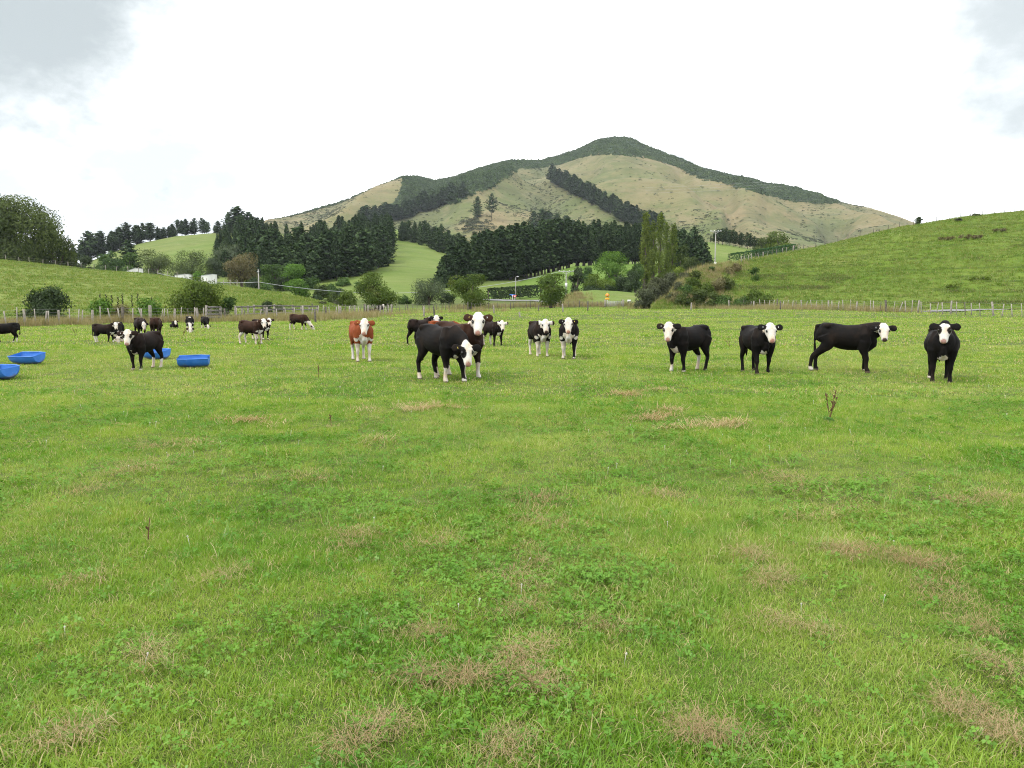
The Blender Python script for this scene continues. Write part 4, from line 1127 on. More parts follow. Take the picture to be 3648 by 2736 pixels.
    # tail, dewlap
    parts.append(('tail', np.array([(-0.60, 0, 0.995 + dz), (-0.70, 0, 0.985 + dz), (-0.735, 0.01, 0.80 + dz), (-0.73, 0.015, 0.62 + dz), (-0.72, 0.02, max(0.46 + dz, 0.08)), (-0.715, 0.02, max(0.34 + dz, 0.05))]), np.array([0.035, 0.034, 0.025, 0.022, 0.034, 0.015]), np.array([0.035, 0.034, 0.025, 0.022, 0.034, 0.015]), (0, 1, 0)))
    parts.append(('trunk', np.array([(0.36, 0, 0.52 + dz), (0.50, 0, 0.51 + dz), (0.62, 0, 0.60 + dz), (0.64, 0, 0.70 + dz)]), np.array([0.09, 0.085, 0.06, 0.04]), np.array([0.09, 0.085, 0.07, 0.05]), (0, 0, 1)))
    parts[-2] = (parts[-2][0], parts[-2][1] + np.array([0.095, 0, 0]), *parts[-2][2:]); parts[-1] = (parts[-1][0], parts[-1][1] - np.array([0.08, 0, 0]), *parts[-1][2:])
    mb = MB()
    for nm, P, ra, rb, ref in parts: mb.tube(P, ra, rb, n=22, ref=ref)
    me0 = mb.mesh('cow_raw')
    tmp = obj('cow_raw', me0)
    r = tmp.modifiers.new('r', 'REMESH'); r.mode = 'VOXEL'; r.voxel_size = vox; r.use_smooth_shade = True
    sm = tmp.modifiers.new('s', 'SMOOTH'); sm.factor = 0.5; sm.iterations = 3
    dg = bpy.context.evaluated_depsgraph_get()
    me = bpy.data.meshes.new_from_object(tmp.evaluated_get(dg))
    bpy.data.objects.remove(tmp); bpy.data.meshes.remove(me0)
    me.name = 'cow_body'
    V = np.empty(len(me.vertices) * 3, np.float32); me.vertices.foreach_get('co', V); V = V.reshape(-1, 3).astype(float)
    # which part each vertex belongs to
    names = ['trunk', 'head', 'neck', 'ear', 'leg0', 'leg1', 'leg2', 'leg3', 'tail']
    best = np.full(len(V), 1e9); part = np.zeros(len(V), int)
    for nm, P, ra, rb, ref in parts:
        dp, dr = dense(P, np.maximum(ra, rb) * 0.5 + np.minimum(ra, rb) * 0.5, 4)
        for k0 in range(0, len(V), 4000):
            dd = (np.linalg.norm(V[k0:k0 + 4000, None, :] - dp[None], axis=2) - dr[None]).min(1)
            b = dd < best[k0:k0 + 4000]
            best[k0:k0 + 4000][b] = dd[b]; part[k0:k0 + 4000][b] = names.index(nm)
    N1 = fbm(V[:, 0] * 9 + 3 * V[:, 2], V[:, 1] * 9 + V[:, 2] * 7, 3, int(px) % 97)
    col = np.tile(np.array(coat), (len(V), 1))
    if coat in (BROWN, BRBLK):   # darker underparts and legs
        k = np.clip((V[:, 2] - 0.55) * 2.2 + N1 * 0.5, 0, 1)[:, None]
        col = col * k + np.array(BRBLK if coat == BROWN else BLACK) * (1 - k)
    # head frame
    q = V - poll; hs_ = q @ h_ / (0.432 * kh); hl = q @ l_; hn = q @ n_
    isW = np.zeros(len(V), bool)
    head = (part == 1)
    isW |= head & (hs_ + N1 * 0.06 > (-0.4 if cap <= 0 else cap + 0.10 * (np.abs(hl) / 0.1) ** 2))
    nearhead = (part == 2) & (hs_ > -0.02) & (np.linalg.norm(q, axis=1) < 0.22)
    isW |= nearhead & (hn < 0.02) & (N1 > -0.25) if throat >= 0 else False
    und = (part == 2) & ((V - (nb * 0.4 + poll * 0.6)) @ np.array([0, 0, 1]) < 0.0)
    if throat > 0: isW |= (part == 2) & (np.abs(V[:, 1] - (poll[1] * 0.5)) < 0.06 + 0.06 * throat) & (hn < -0.06) & (N1 + throat > 0.3)
    tz = V[:, 2] - dz
    if brisket > 0: isW |= np.isin(part, [0, 2]) & (V[:, 0] > 0.27) & (tz < 0.42 + brisket * 0.38 + N1 * 0.12 - np.abs(V[:, 1]) * 0.35)
    if belly > 0: isW |= (part == 0) & (tz < 0.405 + belly * 0.13 + N1 * 0.045) & (V[:, 0] < 0.38)
    if rumpwhite > 0: isW |= np.isin(part, [0, 6, 7]) & (V[:, 0] < -0.2) & (tz < 0.40 + rumpwhite * 0.25 + N1 * 0.1)
    if wither: isW |= (part <= 2) & (part != 1) & (V[:, 0] > 0.22) & (V[:, 0] < 0.55) & (np.abs(V[:, 1]) < 0.055 + N1 * 0.05) & (tz > 0.9)
    for (sx, sz, sr) in spots: isW |= (part == 0) & (np.hypot(V[:, 0] - sx, tz - sz) < sr * (1 + N1))
    for k in range(4):
        isW |= (part == 4 + k) & (V[:, 2] < socks[k] + N1 * 0.05)
    col[isW] = np.array(WHITE)
    dirty = np.clip((0.5 - V[:, 2]) * 1.2, 0, 0.35)[:, None] * isW[:, None] * (0.5 + 0.5 * N1[:, None])
    col = col * (1 - dirty) + np.array([0.34, 0.27, 0.17]) * dirty
    eyes = []
    for sy, pt in ((1, patch[0]), (-1, patch[1])):     # cow's left, cow's right
        e = poll + kh * (0.165 * h_ + sy * 0.112 * l_ + 0.046 * n_)
        eyes.append(e)
        d = q - (e - poll)
        rad = np.sqrt((d @ h_ / 1.35) ** 2 + (d @ l_) ** 2 + (d @ n_ / 1.1) ** 2)
        col[head & (rad < 0.030 * hk + pt + N1 * 0.012)] = np.array(BLACK) * 1.2
    nose_m = head & (hs_ > 0.86 + np.abs(hl) * 1.2) & (hn > -0.034 + N1 * 0.01) & (np.abs(hl) < 0.046)
    col[nose_m] = np.array(nose)
    for sy in (-1, 1):
        npnt = poll + kh * (0.405 * h_ + sy * 0.034 * l_ + 0.022 * n_)
        col[head & (np.linalg.norm(V - npnt, axis=1) < 0.016)] = np.array([0.05, 0.03, 0.03])
    col[head & (hs_ > 0.80) & (np.abs(hn + 0.046) < 0.008)] *= 0.35       # mouth line
    if white_ear: col[(part == 3) & (np.abs(hl) < 0.20)] = np.array(WHITE)
    col[np.isin(part, [4, 5, 6, 7]) & (V[:, 2] < 0.035)] = np.array([0.10, 0.085, 0.065])
    attr(me, 'coat', col, 'FLOAT_COLOR')
    me.materials.append(m_coat)
    root = empty('cow', g, yaw); root.scale = (s, s, s)
    tag(root, label, 'cow', 'cattle in the paddock')
    obj('body', me, None, root)
    if vox < 0.022:
        for sy, e in zip((1, -1), eyes):
            m = MB()
            u_ = np.linspace(-0.022, 0.022, 6)
            m.tube([e - sy * 0.004 * l_ + h_ * u for u in u_], np.sqrt(np.maximum(0.024 ** 2 - u_ ** 2, 1e-5)), n=8, ref=n_)
            m.build('eye', m_eye, root, True)
        for k in range(tags):
            ep, nn, sy = earp[k]
            m = MB(); cpt = ep[2] + nn * 0.022
            side = np.cross(nn, [0, 0, 1]); side /= np.linalg.norm(side); upv = np.cross(side, nn)
            pts = [cpt + side * a_ + upv * b_ for a_, b_ in ((-0.016, -0.014), (0.016, -0.014), (0.018, 0.012), (0, 0.020), (-0.018, 0.012))]
            back = [p_ - nn * 0.02 for p_ in pts]
            m.add(pts + back, [[i, (i + 1) % 5, (i + 1) % 5 + 5, i + 5] for i in range(5)], [[0, 1, 2], [0, 2, 3], [0, 3, 4]])
            m.build('ear_tag', m_tag_y if (k + int(px)) % 3 == 0 else m_tag_w, root)
    COWS.append(root)
    return root

FAR = 0.024
# near right
cow('stocky black cow facing the camera, rightmost in the paddock', 3347, 1359, 4, BLACK, look=-2, hpitch=62, neck=48, patch=(0.03, 0.035), cap=0.06, brisket=0.16, nose=PINK, fat=1.18, s=1.04, socks=(0, 0, 0, 0.05), tags=0, ears=-0.04)
cow('black cow standing broadside to the right, looking at the camera', 3010, 1324, 88, BLACK, look=8, hpitch=60, belly=0.45, socks=(0.02, 0.02, 0.0, 0.11), nose=DKNOSE, step=(0.02, 0.08, -0.16, -0.24), tags=1, patch=(0, 0.01), neck=22, hk=0.8, s=1.04)
cow('black cow with a pink nose and a small white crescent on its chest', 2692, 1329, 22, BLACK, look=14, hpitch=60, brisket=0.22, nose=PINK, s=1.02, socks=(0.0, 0.02, 0, 0), tags=2, fat=1.02, step=(-0.04, 0.08, -0.05, 0.05), ears=0.10)
cow('black cow with a white chest turned left, small black spot on its forehead', 2452, 1324, -42, BLACK, look=-4, hpitch=62, brisket=0.36, belly=0.5, socks=(0.04, 0.18, 0.02, 0.34), nose=PINK, patch=(0.006, 0.01), s=1.02, step=(-0.04, 0.03, 0.05, -0.02), tags=1, ears=0.04)
# middle right pair
cow('black and white cow with one black foreleg, right of a similar pair', 2027, 1276, -2, BLACK, look=0, hpitch=60, brisket=0.75, belly=0.8, throat=0.4, socks=(0.04, 0.50, 0.40, 0.42), nose=PINK, tags=2, s=1.04, fat=1.05, rumpwhite=0.3, step=(0.06, -0.02, 0, 0.04))
cow('dark brown cow with white ears and legs, left of a similar pair', 1920, 1269, 16, BRBLK, look=6, hpitch=60, brisket=0.75, belly=0.7, throat=0.8, socks=(0.46, 0.46, 0.45, 0.5), nose=DKNOSE, patch=(0.012, 0), tags=1, s=1.0, white_ear=True, rumpwhite=0.3)
# central group
cow('black cow with head lowered and a black eye patch, front of the central group', 1572, 1358, 36, BLACK, look=10, hpitch=66, pose='low', neck=-17, brisket=0.20, belly=0.45, socks=(0.08, 0.26, 0.11, 0.13), nose=PINK, patch=(0.012, 0.055), s=1.08, step=(0.14, -0.02, 0.08, -0.04), tags=1, fat=1.06, ears=0.02, hk=0.86)
cow('dark brown cow holding its head high behind the black cow', 1632, 1346, 40, BROWN, look=-4, hpitch=58, neck=52, brisket=0.45, throat=0.2, socks=(0.28, 0.26, 0.2, 0.2), nose=PINK, patch=(0.004, 0.014), s=1.11, tags=2, step=(0.05, -0.02, 0, 0), ears=0.10)
cow('dark brown cow with a white face standing right of the central group', 1757, 1232, 32, BRBLK, look=10, hpitch=64, neck=24, brisket=0.45, belly=0.3, socks=(0.05, 0.05, 0.4, 0.42), nose=DKNOSE, white_ear=True, s=0.9, step=(0.05, -0.05, 0.02, -0.06))
cow('brown black cow showing its rear at the left of the central group', 1495, 1228, 140, BRBLK, look=170, hpitch=40, socks=(0.05, 0.05, 0.05, 0.06), belly=0.3, s=0.92, step=(0, 0, -0.12, 0.06), vox=FAR)
cow('black cow with only its white face showing behind the central group', 1545, 1222, 8, BLACK, look=4, hpitch=60, s=1.0, nose=DKNOSE, D=30.5)
cow('red cow standing broadside hidden behind the central group', 1578, 1225, 88, RED, look=150, hpitch=35, pose='low', neck=-14, s=0.88, D=29.2, socks=(0.3, 0.3, 0.3, 0.3), vox=FAR)
cow('red cow with a white face and white legs facing the camera', 1287, 1286, 10, RED, look=-6, hpitch=62, brisket=0.72, throat=0.5, belly=0.5, socks=(0.48, 0.46, 0.42, 0.42), nose=PINK, s=1.04, tags=1, fat=1.16, step=(0.04, -0.03, 0, 0.05), ears=-0.02, rumpwhite=0.1)
# left side
cow('dark brown cow with black eye rings standing in front of a blue trough', 521, 1316, -38, BRBLK, look=-8, hpitch=62, brisket=0.22, belly=0.4, socks=(0.05, 0.05, 0.28, 0.30), nose=PINK, patch=(0.022, 0.022), s=0.88, step=(0.04, -0.03, 0.02, -0.04), tags=1)
cow('black cow grazing at the left edge of the picture, broadside', 22, 1222, -84, BLACK, look=-80, pose='graze', socks=(0.04, 0.05, 0.26, 0.12), belly=0.5, brisket=0.4, s=0.74, vox=FAR, step=(0.1, -0.1, 0, 0.1))
cow('dark cow with white legs left of a grazing one at the far left', 372, 1221, 62, BRBLK, look=8, hpitch=62, socks=(0.12, 0.05, 0.36, 0.38), brisket=0.5, belly=0.3, nose=DKNOSE, s=0.7, vox=0.02, step=(0.06, -0.05, 0, 0.05))
cow('black cow grazing head on with a white blaze on its withers', 424, 1218, 4, BLACK, look=-14, pose='graze', socks=(0.4, 0.4, 0.4, 0.4), wither=True, brisket=0.5, s=0.76, vox=0.02)
cow('black cow with lowered white face behind the cow at the troughs', 496, 1196, 12, BRBLK, look=12, hpitch=70, pose='low', neck=-8, socks=(0.2, 0.2, 0.3, 0.3), s=0.84, vox=FAR, D=36)
cow('brown cow seen from behind beside the cow at the troughs', 552, 1194, 172, BROWN, look=180, hpitch=45, pose='low', neck=-20, socks=(0.1, 0.1, 0.2, 0.2), s=0.86, vox=FAR, D=35)
cow('calf lying in the grass with only its white head raised', 622, 1170, 8, BRBLK, look=6, hpitch=62, pose='lying', s=0.62, vox=FAR, nose=PINK)
cow('grazing black cow with a white stripe along its shoulders', 677, 1184, 2, BLACK, look=0, pose='graze', socks=(0.42, 0.42, 0.42, 0.42), wither=True, brisket=0.6, s=0.8, vox=FAR)
cow('grazing black cow in front of the wooden yard gate', 731, 1172, 14, BLACK, look=14, pose='graze', socks=(0.3, 0.3, 0.3, 0.3), s=0.7, vox=FAR)
cow('dark brown cow with white legs standing in front of another white face', 897, 1226, 52, BROWN, look=10, hpitch=62, brisket=0.62, belly=0.6, socks=(0.46, 0.46, 0.42, 0.5), throat=0.2, nose=DKNOSE, s=0.86, rumpwhite=0.3, vox=0.02, step=(0.04, -0.03, 0.03, -0.05))
cow('dark cow mostly hidden behind the brown cow with white legs', 930, 1210, 40, BRBLK, look=8, hpitch=62, brisket=0.5, socks=(0.08, 0.1, 0.2, 0.2), nose=DKNOSE, s=0.84, vox=0.02)
cow('dark brown cow grazing to the right near the long dry grass', 1065, 1176, 62, BROWN, look=70, pose='graze', socks=(0.3, 0.3, 0.34, 0.4), belly=0.3, brisket=0.4, s=0.88, vox=FAR, step=(0.08, -0.06, 0.05, -0.1))
cow('tiny distant black cow standing under the biggest field tree', 1357, 1125, 20, BLACK, look=30, socks=(0.1, 0.1, 0.1, 0.1), s=1.05, vox=0.03, D=98)
cow('distant brown cow lying in the grass near the biggest field tree', 1322, 1120, 80, BROWN, look=60, pose='lying', s=1.0, vox=0.03, D=95, cap=2.0)
# ------------------------------------------------------------------ fences, props, roads
m_wood = mat_plain('weathered_post', (0.27, 0.25, 0.215), 0.9, 0.1, 0.25, 5.0, col2=(0.17, 0.15, 0.125), bump=0.01)
m_wood_d = mat_plain('dark_post', (0.13, 0.115, 0.095), 0.9, 0.1, 0.25, 5.0)
m_rail = mat_plain('grey_rail', (0.16, 0.15, 0.135), 0.9, 0.1, 0.25, 4.0)
m_wire = mat_plain('fence_wire', (0.28, 0.28, 0.27), 0.5, 0.4, 0.1, metallic=0.6)
def post_mesh(h, r, square=False):
    m = MB()
    if square: m.box((0, 0, h / 2 - 0.15), (r * 1.7, r * 1.1, h + 0.3))
    else: m.tube([(0, 0, -0.3), (0, 0, h * 0.5), (0, 0, h - 0.02), (0, 0, h)], [r, r, r * 0.96, r * 0.8], n=8)
    return m.mesh('post')
POSTS = [post_mesh(1.2, 0.085), post_mesh(1.12, 0.075)]
BATTS = [post_mesh(1.08, 0.042, True), post_mesh(1.15, 0.036, True)]
for m in POSTS + BATTS: m.materials.append(m_wood)
def fence(name, label, pts, gap, zf, every=4, wires=5, dark=False, hs=1.0, jit=0.25, seed=1, skip=0.0, thick=1.0):
    """pts: list of (x, y). posts, battens and wires are parts of the fence"""
    rng = random.Random(seed)
    P = np.array(pts, float)
    seg = np.hypot(*np.diff(P, axis=0).T); cum = np.concatenate([[0], np.cumsum(seg)])
    L = cum[-1]; n = int(L / gap)
    root = empty(name, (P[0, 0], P[0, 1], zf(*P[0])))
    tag(root, label, 'fence')
    o0 = np.array(root.location)
    tops = []
    for i in range(n + 1):
        s_ = min(L, max(0, i * gap + rng.uniform(-jit, jit)))
        x, y = np.interp(s_, cum, P[:, 0]), np.interp(s_, cum, P[:, 1])
        z = zf(x, y)
        if i % 2 == 0: tops.append((x - o0[0], y - o0[1], z - o0[2]))
        if rng.random() < skip: continue
        big = i % every == 0
        me = rng.choice(POSTS if big else BATTS)
        o = obj('post' if big else 'batten', me, None, root, (x - o0[0], y - o0[1], z - o0[2]))
        k = hs * rng.uniform(0.86, 1.08)
        o.scale = (rng.uniform(0.9, 1.3) * thick, rng.uniform(0.9, 1.3) * thick, k)
        o.rotation_euler = (rng.gauss(0, 0.05), rng.gauss(0, 0.07 if big else 0.11), rng.uniform(0, 3))
        if dark or rng.random() < 0.12:
            o.material_slots[0].link = 'OBJECT'; o.material_slots[0].material = m_wood_d
    if len(tops) > 1:
        for w in range(wires):
            m = MB(); m.tube([(a_, b_, c_ + (0.18 + 0.85 * w / max(wires - 1, 1)) * hs) for a_, b_, c_ in tops], 0.004, n=3, caps=False)
            m.build('wire', m_wire, root)
    return root
zp = lambda x, y: float(zpad(x, y))
def xy(px, D): a_ = ray(px, 1100)[0]; return (a_ * D, D)
fence('wire_fence', 'leaning post and batten fence along the foot of the left hill', [xy(-60, 50), xy(100, 51.5), xy(300, 53), xy(560, 57), xy(760, 62)], 0.52, zp, 4, seed=3)
fence('wire_fence', 'sagging fence in long dry grass right of the largest olive bush', [xy(800, 63), xy(960, 66), xy(1123, 70), xy(1240, 78), xy(1400, 92)], 0.95, zp, 4, seed=4, skip=0.1)
fence('wire_fence', 'distant fence running under the field trees', [xy(1110, 104), xy(1300, 112), xy(1500, 122), xy(1680, 132), xy(1900, 141), xy(2150, 146), xy(2300, 147)], 0.95, zp, 5, seed=5, dark=True, hs=1.05)
fence('wire_fence', 'pale post and batten fence at the foot of the right hill', [xy(2440, 112), xy(2700, 100), xy(2900, 90), xy(3100, 82), xy(3300, 74), xy(3480, 68), xy(3750, 62)], 0.88, zp, 5, seed=6, hs=1.05)
lz = lambda x, y: float(max(left_hill.zat(np.array([x]), np.array([y]))[0], zpad(x, y)))
rz_ = lambda x, y: float(max(right_hill.zat(np.array([x]), np.array([y]))[0], zpad(x, y)))
def crest_line(hill, pxs, back=0.5):
    r = []
    for px in pxs:
        a_ = ray(px, 950)[0]; D = float(np.interp(a_, hill.c[:, 0], hill.c[:, 2])) - back
        r.append((a_ * D, D))
    return r
fence('wire_fence', 'fence along the crest of the left hill below the trees', crest_line(left_hill, [-20, 150, 330, 470, 560, 660, 780, 860]), 3.0, lz, 1, wires=3, seed=8, jit=0.3, thick=0.7)
fence('wire_fence', 'fence along the skyline of the right hill', crest_line(right_hill, [2860, 2950, 3042, 3120, 3207, 3330, 3440, 3560, 3700], 1.0), 2.6, rz_, 1, wires=3, seed=9, jit=0.3, dark=True, hs=0.9, thick=0.6)
fence('wire_fence', 'short fence beside the clipped hedge on the right hill', crest_line(right_hill, [2640, 2700, 2760, 2840], 2.0), 1.4, rz_, 3, wires=3, seed=10)
# single old posts left standing in the paddock
for px, D, h, k in ((1510, 74, 1.0, 'pale leaning old post left of the raised head in the central group'), (1548, 73, 1.05, 'dark old post behind the hidden white faced cow'), (1760, 84, 0.9, 'old post standing behind the cow right of the central group'), (1918, 100, 0.8, 'thin dark old post above the cow with white ears'), (2006, 88, 0.95, 'pale leaning old post above the cow with one black foreleg'), (2094, 100, 1.3, 'tall dark old post right of the pair of cows'), (1852, 70, 0.5, 'short broken stump of a post left of the pair of cows'), (1123, 60, 0.95, 'dark old post right of the brown grazing cow'), (2462, 92, 0.9, 'thick pale post at the left end of the right fence'), (2780, 90, 1.05, 'dark broad strainer post in the right fence dry grass')):
    x, y = xy(px, D)
    o = obj('old_post', post_mesh(h, 0.08), m_wood_d if 'dark' in k else m_wood, None, (x, y, zp(x, y)))
    o.rotation_euler = (random.gauss(0, 0.05), random.gauss(0, 0.08), random.uniform(0, 3))
    tag(o, k, 'post', 'old posts')
# wooden yard rails
def rails(name, label, p0, p1, n, hh, nr):
    x0, y0 = p0; x1, y1 = p1
    root = empty(name, (x0, y0, zp(x0, y0))); tag(root, label, 'fence')
    z0 = root.location.z
    L = math.hypot(x1 - x0, y1 - y0); an = math.atan2(y1 - y0, x1 - x0)
    for i in range(n + 1):
        f = i / n; x, y = x0 + (x1 - x0) * f, y0 + (y1 - y0) * f
        o = obj('post', POSTS[i % 2], None, root, (x - x0, y - y0, zp(x, y) - z0)); o.scale = (1.2, 1.2, hh / 1.15)
    for k in range(nr):
        for i in range(n):
            f = (i + 0.5) / n; f0, f1 = i / n, (i + 1) / n
            x, y = x0 + (x1 - x0) * f, y0 + (y1 - y0) * f
            dz = zp(x0 + (x1 - x0) * f1, y0 + (y1 - y0) * f1) - zp(x0 + (x1 - x0) * f0, y0 + (y1 - y0) * f0)
            m = MB(); m.box((0, 0, 0), (L / n * 0.995, 0.045, 0.14))
            o = m.build('rail', m_rail, root, False, (x - x0 + 0.1 * math.sin(an), y - y0 - 0.1 * math.cos(an), zp(x, y) - z0 + hh * (0.3 + 0.62 * k / max(nr - 1, 1)) + random.uniform(-0.02, 0.02)))
            o.rotation_euler = (0, -math.atan2(dz, L / n) + random.gauss(0, 0.012), an)
rails('yard_rails', 'weathered wooden stockyard rails below the left hill', xy(905, 76), xy(1130, 90), 7, 1.15, 3)
rails('yard_gate', 'grey board loading gate behind the grazing cows', xy(735, 60), xy(785, 61), 1, 1.25, 4)
rails('yard_rails', 'weathered rails at the left end of the stockyard', xy(838, 72), xy(905, 76), 3, 1.1, 2)
# farm gate and letter box near the warning sign
root = empty('farm_gate', (*xy(2162, 143), zp(*xy(2162, 143)))); tag(root, 'grey metal farm gate below the orange warning sign', 'gate')
m_galv = mat_plain('galvanised_steel', (0.42, 0.43, 0.43), 0.45, 0.5, 0.1, metallic=0.5)
for k in range(5):
    m = MB(); m.tube([(0, 0, 0.25 + k * 0.2), (2.6, 0, 0.25 + k * 0.2)], 0.03, n=6); m.build('rail', m_galv, root, True)
for x in (0, 1.3, 2.6):
    m = MB(); m.tube([(x, 0, 0.2), (x, 0, 1.1)], 0.035, n=6); m.build('upright', m_galv, root, True)
for x in (-0.3, 2.95):
    o = obj('post', POSTS[0], None, root, (x, 0, 0)); o.scale = (2.0, 2.0, 1.15)
m_white = mat_plain('white_paint', (0.60, 0.60, 0.58), 0.5, 0.4, 0.06)
root = empty('letter_box', (*xy(2241, 143), zp(*xy(2241, 143)))); tag(root, 'small white letter box on a post right of the farm gate', 'letter box')
m = MB(); m.box((0, 0, 1.12), (0.62, 0.3, 0.26)); m.tube([(-0.31, 0, 1.25), (0.31, 0, 1.25)], 0.15, 0.08, n=10); m.build('box', m_white, root)
m = MB(); m.box((0, 0, 0.5), (0.09, 0.09, 1.0)); m.build('post', m_wood, root)
# warning sign: orange diamond with a give way triangle, plate below
m_orange = mat_plain('sign_orange', (0.85, 0.36, 0.015), 0.45, 0.4, 0.03)
m_red = mat_plain('sign_red', (0.62, 0.03, 0.02), 0.45, 0.4, 0.03)
m_black = mat_plain('sign_black', (0.012, 0.012, 0.012), 0.5, 0.3, 0.0)
m_blue_s = mat_plain('sign_blue', (0.03, 0.14, 0.45), 0.45, 0.4, 0.03)
def poly(name, pts, mat, parent, y=0.0, th=0.02):
    n = len(pts); c = np.mean(pts, axis=0)
    v = [(p[0], y, p[1]) for p in pts] + [(p[0], y + th, p[1]) for p in pts] + [(c[0], y, c[1]), (c[0], y + th, c[1])]
    tr = [[2 * n, i, (i + 1) % n] for i in range(n)] + [[2 * n + 1, n + (i + 1) % n, n + i] for i in range(n)]
    m = MB(); m.add(v, [[i, i + n, (i + 1) % n + n, (i + 1) % n] for i in range(n)], tr)
    return m.build(name, mat, parent)
D = 146; x, y = xy(2163, D); zb = zp(x, y)
zt = at(2163, 1043, D).z - zb
root = empty('warning_sign', (x, y, zb)); tag(root, 'orange diamond give way ahead sign on a white post', 'road sign')
m = MB(); m.tube([(0, 0.05, -0.3), (0, 0.05, zt - 0.1)], 0.06, n=8); m.build('post', m_white, root, True)
zc = zt - 0.45
b = poly('diamond', [(-0.45, zc), (0, zc - 0.45), (0.45, zc), (0, zc + 0.45)], m_orange, root, -0.03)
poly('border', [(-0.40, zc), (0, zc - 0.40), (0.40, zc), (0, zc + 0.40)], m_black, b, -0.036, 0.005)
poly('field', [(-0.37, zc), (0, zc - 0.37), (0.37, zc), (0, zc + 0.37)], m_orange, b, -0.042, 0.005)
poly('triangle', [(-0.24, zc + 0.14), (0, zc - 0.24), (0.24, zc + 0.14)], m_red, b, -0.048, 0.005)
poly('triangle_centre', [(-0.13, zc + 0.08), (0, zc - 0.13), (0.13, zc + 0.08)], m_white, b, -0.054, 0.005)
poly('plate', [(-0.36, zc - 0.80), (0.36, zc - 0.80), (0.36, zc - 0.48), (-0.36, zc - 0.48)], m_orange, root, -0.03)
# street name sign, give way sign and lamp post by the road
D = 196
x, y = xy(1826, D); zb = zp(x, y)
root = empty('street_sign', (x, y, zb)); tag(root, 'blue street name sign on a short white post by the far road', 'road sign')
zt = at(1826, 1050, D).z - zb
m = MB(); m.tube([(0, 0, -0.3), (0, 0, zt)], 0.06, n=6); m.build('post', m_white, root)
m = MB(); m.box((-0.1, -0.02, zt), (1.3, 0.05, 0.22), (0, 0, 0.3)); m.build('blade', m_blue_s, root)
m = MB(); m.box((0.1, -0.02, zt - 0.26), (0.9, 0.05, 0.18), (0, 0, -0.5)); m.build('blade', m_blue_s, root)
x, y = xy(1834, D - 2); zb = zp(x, y)
root = empty('give_way_sign', (x, y, zb)); tag(root, 'red and white give way sign beside the lamp post', 'road sign')
zt = at(1834, 1053, D).z - zb
m = MB(); m.tube([(0, 0.04, -0.3), (0, 0.04, zt)], 0.06, n=6); m.build('post', m_white, root)
b = poly('panel', [(-0.45, zt + 0.05), (0, zt - 0.75), (0.45, zt + 0.05)], m_red, root, -0.03)
poly('centre', [(-0.26, zt - 0.06), (0, zt - 0.52), (0.26, zt - 0.06)], m_white, b, -0.04, 0.005)
m_conc = mat_plain('concrete_pole', (0.27, 0.26, 0.24), 0.8, 0.2, 0.1, 1.0)
x, y = xy(1837, D); zb = zp(x, y); zt = at(1837, 988, D).z - zb
root = empty('street_lamp', (x, y, zb)); tag(root, 'tall thin pale street lamp by the far road', 'street lamp')
m = MB(); m.tube([(0, 0, -0.3), (0, 0, zt * 0.5), (0, 0, zt)], [0.11, 0.09, 0.06], n=8); m.build('pole', m_conc, root, True)
m = MB(); m.tube([(0, 0, zt), (0.1, 0, zt + 0.15), (0.5, 0, zt + 0.2)], 0.05, n=6); m.build('arm', m_conc, root, True)
m = MB(); m.box((0.5, 0, zt + 0.2), (0.6, 0.24, 0.14), None, 0.8); m.build('lamp_head', m_white, root)
# power poles
def power_pole(label, px, py_top, D, arm=True, box=False, w=2.6):
    a_ = ray(px, py_top)[0]; x = a_ * D; zb = surfz(x, D); h = at(px, py_top, D).z - zb
    root = empty('power_pole', (x, D, zb)); tag(root, label, 'power pole')
    m = MB(); m.tube([(0, 0, -0.5), (0, 0, h * 0.5), (0, 0, h)], [0.16, 0.14, 0.10], n=8); m.build('pole', m_conc, root, True)
    if arm:
        m = MB(); m.box((0, -0.16, h - 0.05), (w, 0.12, 0.14)); ar = m.build('crossarm', m_galv, root)
        for sx in (-1, 1):
            m = MB(); m.tube([(sx * w * 0.28, -0.16, h - 0.1), (0, -0.1, h - 0.75)], 0.04, n=5); m.build('brace', m_galv, root)
        for sx in (-0.45, -0.15, 0.2, 0.45):
            m = MB(); m.tube([(sx * w, -0.16, h), (sx * w, -0.16, h + 0.08), (sx * w, -0.16, h + 0.22)], [0.05, 0.08, 0.04], n=6); m.build('insulator', m_white, ar)
    else:
        m = MB(); m.box((0, -0.16, h - 0.5), (0.5, 0.1, 0.12)); m.build('bracket', m_galv, root)
    if box:
        m = MB(); m.box((0, -0.25, h * 0.52), (0.55, 0.3, 1.0)); m.build('transformer', m_white, root)
    return Vector((x, D, zb + h))
pA = power_pole('bare power pole without a crossarm at the end of the left hill', 920, 960, 172, False)
pB = power_pole('power pole with a white crossarm behind the road mound', 2017, 966, 188, True, True, 3.6)
pC = power_pole('tall power pole with a crossarm and box on the right bank', 2550, 823, 185, True, True, 2.6)
m_cable = mat_plain('cable', (0.30, 0.31, 0.32), 0.5, 0.3, 0.05)
def cable(label, p, q, sag, r=0.035, n=24):
    p, q = np.array(p), np.array(q)
    t_ = np.linspace(0, 1, n)[:, None]
    P = p + (q - p) * t_; P[:, 2] -= sag * 4 * (t_ * (1 - t_))[:, 0]
    m = MB(); m.tube(P - p, r, n=5)
    o = m.build('power_cable', m_cable, None, False, Vector(p)); tag(o, label, 'cable')
cable('slack power cable from the bare left pole to the crossarm pole', pA + Vector((0, 0, -2.7)), pB + Vector((-1.5, 0, -0.1)), 3.6, 0.05, 40)
cable('power cable leaving the bare left pole towards the white sheds', at(560, 972, 205), pA + Vector((0, 0, -2.7)), 1.0, 0.05)
